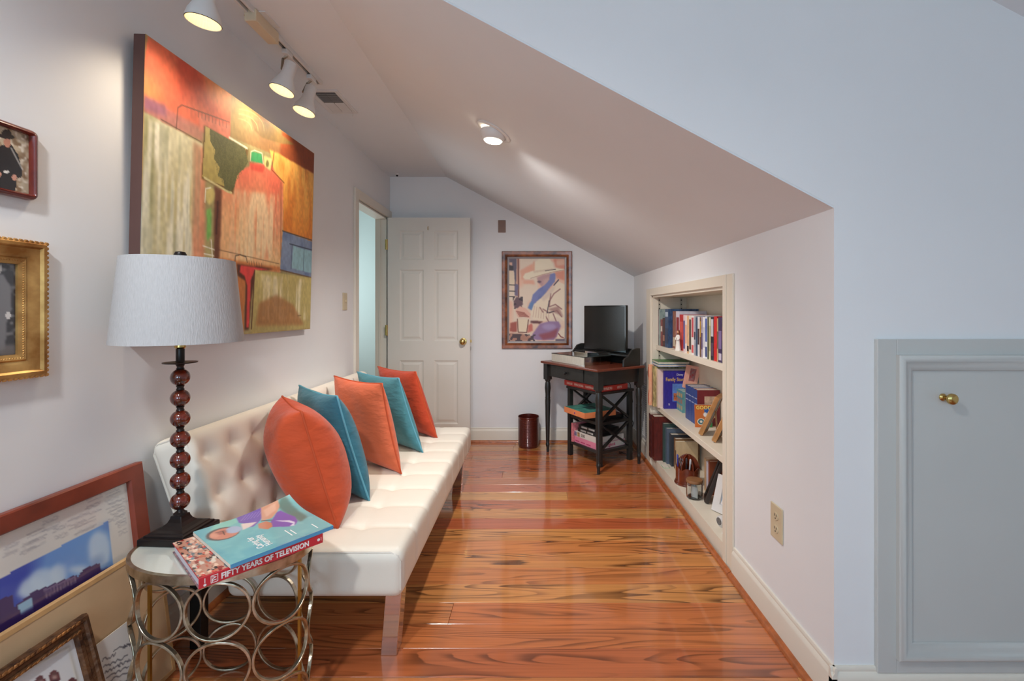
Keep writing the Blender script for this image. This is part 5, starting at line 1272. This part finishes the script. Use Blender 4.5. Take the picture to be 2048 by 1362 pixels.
for k, (z, rgb, pr_, lab, dy) in enumerate(((Z2 + .3125, (60, 96, 170), (120, 160, 206), 'blue book lying flat across the tall books of the middle shelf', 0.0), (Z2 + .3315, (44, 92, 66), (110, 160, 90), 'dark green book lying flat on the blue one of the middle shelf', 0.004))):
    b_ = thing('book', lab, 'book', (0.90, 3.455 + dy, z), R(-90), MG)
    m = bmat(rgb, pr_)
    MB().box(-0.09, 0.09, 0, 0.23, 0, 0.0022).box(-0.09, 0.09, 0, 0.23, 0.0156, 0.018).box(-0.09, -0.088, 0, 0.23, 0.0022, 0.0156).build('cover', m, b_)
    box(-0.088, 0.087, 0.003, 0.227, 0.0022, 0.0156).build('pages', M_paper, b_)
for k, lab in enumerate(('small teal paperback nearest the purple story book', 'small teal paperback between two others like it', 'small teal paperback nearest the thin tan volume')):
    book(lab, 3.345 - k * 0.046, 3.389 - k * 0.046, 1.04, Z2, .15, .115, (70, 134, 142), (120, 170, 170), [(.12, .3, (190, 170, 130)), (.4, .6, (170, 130, 110)), (.7, .88, (196, 170, 120))], 'small teal paperbacks on the middle shelf')
t = book('small pink book with a picture cover leaning on top of the teal paperbacks', 3.285, 3.302, 1.052, Z2 + .176, .165, .098, (228, 158, 142), (240, 190, 170), None, MG, tilt=0)
t.rotation_euler = (R(-11), 0, R(-90))
box(.0083, .0089, 0.03, 0.072, 0.055, 0.145).build('cover_picture', mat('grey_red_print', (120, 110, 112), 0.5, var=0.6, scale=60, alt=(170, 50, 56)), t)
box(-.0089, .0089, 0.0975, 0.0985, 0.0, 0.175).build('teal_edge', bmat((70, 134, 142)), t)
book('thin tan volume beside the blue volumes', 3.118, 3.132, 1.02, Z2, .226, .13, (176, 148, 110), None, None, MG)
for k in range(4):
    y1 = 3.113 - k * 0.0565; last = k == 3
    lab = ('blue spined volume next to the thin tan volume', 'blue spined volume second from the thin tan volume', 'blue spined volume third from the thin tan volume', 'blue spined volume with a maroon cover facing out')[k]
    t = book(lab, y1 - 0.0555, y1, 1.016, Z2, .225, .142, (122, 40, 46) if last else (48, 70, 130), None, None, 'set of blue volumes on the middle shelf', spine=(50, 74, 140))
    for z in (.13, .165): box(-0.02, 0.02, -0.0012, -0.0006, z, z + 0.006).build('spine_band', bmat((170, 180, 206)), t)
    if last: box(0.0274, 0.028, 0.045, 0.115, 0.05, 0.185).build('cover_label', mat('tan_label', (206, 176, 150), 0.6, var=0.3, scale=40), t)
A = Art(50, 66, (206, 112, 58))
A.poly([(.55, .2), (1, .1), (1, .85), (.75, .9), (.6, .5)], (44, 96, 176), 1); A.poly([(.5, .85), (1, .8), (1, 1), (.4, 1)], (50, 130, 76), 1); A.oval(.62, .45, .12, .1, (236, 236, 236), 1); A.oval(.36, .76, .22, .15, (236, 226, 200), 0); A.oval(.36, .76, .18, .12, (52, 110, 130), 0); A.oval(.36, .76, .08, .06, (226, 222, 206), 1)
t = thing('picture_book', 'small orange picture book with yellow title on the middle shelf', 'book', (0.992, 2.862, Z2), R(-3), MG, rot=(R(-6), 0, R(-3)))
box(0, 0.105, -0.007, 0.0, 0, 0.138).build('cover', bmat((226, 120, 60)), t); box(0.001, 0.104, -0.006, -0.001, 0.001, 0.1386).build('pages', M_paper, t)
A.mesh('cover_print', 0.105, 0.138, M_gloss, t, (0, -0.0074, 0))
text('GOOD', 0.03, mat('yellow_print', (244, 226, 110), 0.5), t, (0.008, -0.008, 0.11), (R(90), 0, 0), bold=0.0005)
M_oak = mat('oak_frame', (178, 128, 76), 0.4, var=0.2, scale=30)
def easel_frame(label, x, y_, z, w, h, rz, lean, wood, back, name='easel_frame', fw=0.018, group=None):
    t = thing(name, label, 'picture frame', (x, y_, z), group=group, rot=(Matrix.Rotation(R(rz), 3, 'Z') @ Matrix.Rotation(R(-lean), 3, 'X')).to_euler())
    MB().frame(w, h, [(0, 0), (0, 0.022), (0.004, 0.026), (fw, 0.02), (fw, 0.0), (0, 0.0)]).build('frame', wood, t)
    box(fw * .6, w - fw * .6, -0.006, -0.002, fw * .6, h - fw * .6).build('backing', back, t)
    return t
M_bkb = mat('black_backing', (28, 28, 30), 0.3, var=0.3, scale=40)
A = Art(40, 60, (60, 60, 66)); A.put(np.clip((A.noise(8, 10) - .5) * 4, 0, 1), (206, 206, 206))
PH_A = A
for lab, x, y_ in (('oak easel frame beside the orange picture book', 0.962, 2.655), ('oak easel frame on the shelf edge in front of another like it', 0.985, 2.515)):
    # face turned to the far end: the viewer sees its near edge and black back
    t = easel_frame(lab, x, y_, Z2 + 0.002, 0.13, 0.245, 236, -24, M_oak, M_bkb, group='oak frames on the middle shelf')
    t.location = (x + 0.13 * 0.56, y_ + 0.13 * 0.83, Z2 + 0.002)
    t.rotation_euler = (Matrix.Rotation(R(236), 3, 'Z') @ Matrix.Rotation(R(-23), 3, 'X')).to_euler()
    A.mesh('photo', 0.094, 0.209, M_gloss, t, (0.018, -0.0065, 0.018))
    MB().bar((0.065, 0.001, 0.15), (0.065, 0.06, 0.033), 0.02, 0.005).build('easel_leg', M_oak, t)

# ------------------------------------------------------------------ bottom shelf
BG_ = 'books on the bottom shelf of the bookcase'
book('tall oxblood leather album against the far side of the bottom shelf', 3.50, 3.548, 0.875, ZB, .33, .27, (92, 34, 28), (70, 24, 22), [(.1, .13, (150, 90, 60)), (.85, .88, (150, 90, 60))], BG_)
book('oxblood leather album with a wide ribbed spine beside a green book', 3.43, 3.498, 0.885, ZB, .328, .27, (104, 36, 30), (80, 28, 24), [(.03, .06, (140, 80, 60)), (.92, .95, (140, 80, 60))], BG_)
book('dark green binder beside the oxblood albums', 3.395, 3.425, 0.945, ZB, .285, .21, (62, 84, 80), None, None, BG_)
book('blue grey binder between the green and the charcoal binder', 3.355, 3.392, 0.958, ZB, .258, .20, (92, 106, 124), None, None, BG_)
book('charcoal binder with a plain cover on the bottom shelf', 3.30, 3.352, 0.975, ZB, .228, .18, (62, 66, 72), None, None, BG_)
t = book('brown book with cream page edges behind the desk organizer', 3.235, 3.275, 0.985, ZB, .215, .17, (96, 66, 46), (150, 110, 70), None, BG_)
text('COP', 0.034, mat('cream_print', (226, 206, 170), 0.5), t, (0.0202, 0.05, .16), (R(90), 0, R(90)), sx=0.8)
book('cream paperback behind the desk organizer', 3.20, 3.232, 0.98, ZB, .205, .15, (214, 190, 150), None, [(.2, .7, (120, 90, 70))], BG_)
for lab, y0, y1, h, rgb in (('tan book standing behind the glass jar', 2.845, 2.875, .20, (196, 160, 124)), ('pale lilac book standing behind the glass jar', 2.81, 2.842, .19, (206, 196, 204)), ('reddish brown book beside the dark leaning frame', 2.785, 2.808, .205, (146, 76, 48))):
    book(lab, y0, y1, 1.055, ZB, h, .10, rgb, None, None, BG_)
t = thing('coaster', 'pale green glass coaster lying on the bottom shelf', 'coaster', (0.931, 3.30, ZB), 0)
box(-0.025, 0.022, -0.04, 0.03, 0, 0.005).build('glass_tile', mat('green_glass', (176, 196, 170), 0.1, coat=0.5), t, bevel=0.001)
box(-0.021, 0.018, -0.036, 0.026, 0.005, 0.0062).build('inlay', M_paper, t)

# carousel desk organizer with pens
OC = (0.988, 2.985)
t = thing('desk_organizer', 'round mahogany desk organizer with arched dividers on the bottom shelf', 'desk organizer', OC + (ZB,), R(-20))
M_org2 = mat('mahogany_gloss', (122, 52, 26), 0.22, var=0.2, scale=14, coat=0.6, alt=(86, 32, 18))
MB().lathe([(0.0, 0.0), (0.083, 0.0), (0.085, 0.006), (0.083, 0.011), (0.080, 0.012), (0.0805, 0.018), (0.078, 0.024), (0.0, 0.024)], 44).build('base', M_org2, t, smooth=40)
def arch(w, h, z0, th, n=14):
    P_ = [(-w, z0), (w, z0)] + [(w * math.cos(math.pi * k / n) , z0 + h * (0.42 + 0.58 * math.sin(math.pi * k / n)) if 0 < k < n else z0 + h * .42) for k in range(n + 1)]
    return MB().prism(P_, -th / 2, th / 2)
for k in range(3):
    o = arch(0.074, 0.165, 0.024, 0.006).build('divider', M_org2, t, bevel=0.001); o.rotation_euler = (0, 0, R(60 * k))
n = 40; vs = []; fs = []
def ph_(q):                                             # wavy pocket wall
    return 0.068 + 0.022 * abs(math.sin(q * 3))
for r in (0.076, 0.071):
    for i in range(n):
        q = 2 * math.pi * i / n; vs += [(r * math.cos(q), r * math.sin(q), 0.024), (r * math.cos(q), r * math.sin(q), 0.024 + ph_(q))]
for i in range(n):
    j = (i + 1) % n
    fs += [(2 * i, 2 * j, 2 * j + 1, 2 * i + 1), (2 * n + 2 * i, 2 * n + 2 * i + 1, 2 * n + 2 * j + 1, 2 * n + 2 * j), (2 * i + 1, 2 * j + 1, 2 * n + 2 * j + 1, 2 * n + 2 * i + 1)]
MB().add(vs, fs).build('pocket_wall', M_org2, t, smooth=50)
for k, (ang, r, rgb, lab, h) in enumerate(((180, 0.062, (50, 60, 150), 'blue pen standing in the round organizer', .165), (240, 0.055, (34, 34, 40), 'black pen standing in the round organizer', .155), (258, 0.052, (190, 192, 196), 'silver pen standing in the round organizer', .15))):
    a = R(ang); p = thing('pen', lab, 'pen', (OC[0] + r * math.cos(a), OC[1] + r * math.sin(a), ZB + 0.026), group='pens in the organizer', rot=(R(4), R(-3 + k * 3), 0))
    MB().lathe([(0.001, 0), (0.004, 0.012), (0.0048, 0.02), (0.0048, h - 0.03)], 12).build('barrel', mat('pen_%d' % k, rgb, 0.3), p, smooth=40)
    MB().lathe([(0.0052, h - 0.03), (0.0052, h - 0.004), (0.003, h)], 12).box(0.004, 0.0065, -0.0015, 0.0015, h - 0.035, h - 0.005).build('cap', mat('pencap_%d' % k, tuple(min(255, c + 30) for c in rgb), 0.25), p, smooth=40)
p = thing('scissors', 'metal scissors standing points down in the round organizer', 'scissors', (OC[0] - 0.048, OC[1] - 0.013, ZB + 0.026), R(-75))
M_steel = mat('steel', (190, 190, 192), 0.25, 0.9)
MB().bar((0, 0, 0), (0.006, 0, 0.11), 0.002, 0.012, (1, 0, 0)).bar((0, 0.002, 0), (-0.006, 0.002, 0.11), 0.002, 0.012, (1, 0, 0)).build('blades', M_steel, p)
for s in (-1, 1): MB().tube([(s * 0.012 + 0.010 * math.cos(q * math.pi / 8), 0.001, 0.123 + 0.016 * math.sin(q * math.pi / 8)) for q in range(16)], 0.003, 6, closed=True).build('handle', M_steel, p, smooth=60)

t = thing('glass_jar', 'small glass jar with a wooden lid on the bottom shelf', 'jar', (0.950, 2.752, ZB), 0)
M_glass = mat('clear_glass', (240, 244, 244), 0.03, trans=1.0, var=0.0)
MB().lathe([(0.0, 0.0), (0.040, 0.0), (0.046, 0.005), (0.047, 0.02), (0.047, 0.085), (0.044, 0.094), (0.041, 0.094), (0.043, 0.084), (0.043, 0.02), (0.041, 0.009), (0.0, 0.008)], 36, cap=False).build('glass', M_glass, t, smooth=50)
MB().lathe([(0.0405, 0.090), (0.0405, 0.096), (0.048, 0.096), (0.048, 0.108), (0.046, 0.111), (0.0, 0.111)], 36).build('lid', mat('lid_wood', (140, 96, 60), 0.55, var=0.2, scale=20), t, smooth=40)
for k in range(5):
    c = thing('folded_note', ('tallest white paper slip inside the glass jar' if k == 4 else 'white folded paper slip standing inside the glass jar'), 'paper', (0.950 + random.uniform(-.008, .008), 2.752 - 0.018 + 0.009 * k, ZB + 0.0085), R(20 * k - 40), 'paper slips in the glass jar')
    box(-0.016, 0.016, -0.0016, 0.0016, 0, 0.062 + 0.003 * k).build('slip', mat('note_paper', (236, 236, 232), 0.7), c); box(-0.016, -0.0145, -0.002, 0.002, 0, 0.062 + 0.003 * k).build('fold', mat('note_paper', (0, 0, 0)), c)
t = easel_frame('dark edged wooden frame leaning between glass jar and white frame', 0.995, 2.60, ZB + 0.002, 0.11, 0.25, 236, -20, mat('black_edge', (52, 40, 34), 0.4, var=0.3), mat('tan_backing', (176, 140, 100), 0.6, var=0.1), fw=0.016)
t.location = (0.998 + 0.11 * .34, 2.655 + 0.11 * .94, ZB + 0.002)
t.rotation_euler = (Matrix.Rotation(R(250), 3, 'Z') @ Matrix.Rotation(R(-20), 3, 'X')).to_euler()
PH_A.mesh('photo', 0.078, 0.218, M_gloss, t, (0.016, -0.0065, 0.016))
A = Art(50, 60, (112, 152, 192)); A.put(np.clip((A.noise(6, 6) - .5) * 3, 0, 1), (150, 184, 210)); A.oval(.6, .42, .2, .22, (206, 142, 116), 1); A.poly([(.1, .65), (.5, .55), (.9, .6), (1, 1), (0, 1)], (236, 232, 230), 1); A.oval(.62, .22, .2, .1, (110, 66, 46), 2)
wf = R(-62)
t = thing('white_frame', 'white photo frame with a baby picture leaning on the bottom shelf', 'picture frame', (0.995, 2.585, ZB + 0.001), rot=(Matrix.Rotation(wf, 3, 'Z') @ Matrix.Rotation(R(-17), 3, 'X')).to_euler())
MB().frame(0.17, 0.20, [(0, 0), (0, 0.012), (0.003, 0.015), (0.045, 0.013), (0.047, 0.004)]).build('frame', M_white, t)
A.mesh('photo', 0.078, 0.108, M_gloss, t, (0.046, -0.005, 0.046)); box(0.002, 0.168, -0.004, -0.001, 0.002, 0.198).build('backing', M_paper, t)
t = thing('camera_speaker', 'little white round device with a grey grille on the bottom shelf', 'speaker', (0.972, 2.385, ZB), R(-75))
MB().lathe([(0.0, -0.002), (0.022, -0.002), (0.027, 0.006), (0.027, 0.03), (0.022, 0.042), (0.0, 0.044)], 28, Matrix.Translation((0, -0.022, 0.03)) @ Matrix.Rotation(R(-90), 4, 'X')).build('housing', M_white, t, smooth=50)
MB().lathe([(0.0, 0.0), (0.019, 0.0), (0.019, 0.002), (0.0, 0.002)], 24, Matrix.Translation((0, -0.0256, 0.03)) @ Matrix.Rotation(R(-90), 4, 'X')).build('grille', mat('grey_mesh', (110, 108, 106), 0.6, var=0.4, scale=300), t, smooth=40)
box(-0.016, 0.016, -0.018, 0.02, 0.0, 0.006).build('foot', M_white, t, bevel=0.002)
t = thing('paper_card', 'small folded white card standing by the near side panel', 'card', (0.965, 2.29, ZB), R(-60))
MB().prism([(-0.018, 0), (-0.0165, 0), (0.0, 0.05), (0.0165, 0), (0.018, 0), (0.0, 0.0535)], -0.03, 0.03, 'x').build('folded_sheet', mat('note_paper', (0, 0, 0)), t)
box(-0.02, 0.02, -0.0003, 0.0003, 0, 0.012, Matrix.Translation((0, -0.0115, 0.018)) @ Matrix.Rotation(R(-18), 4, 'X')).build('print', M_ink, t)
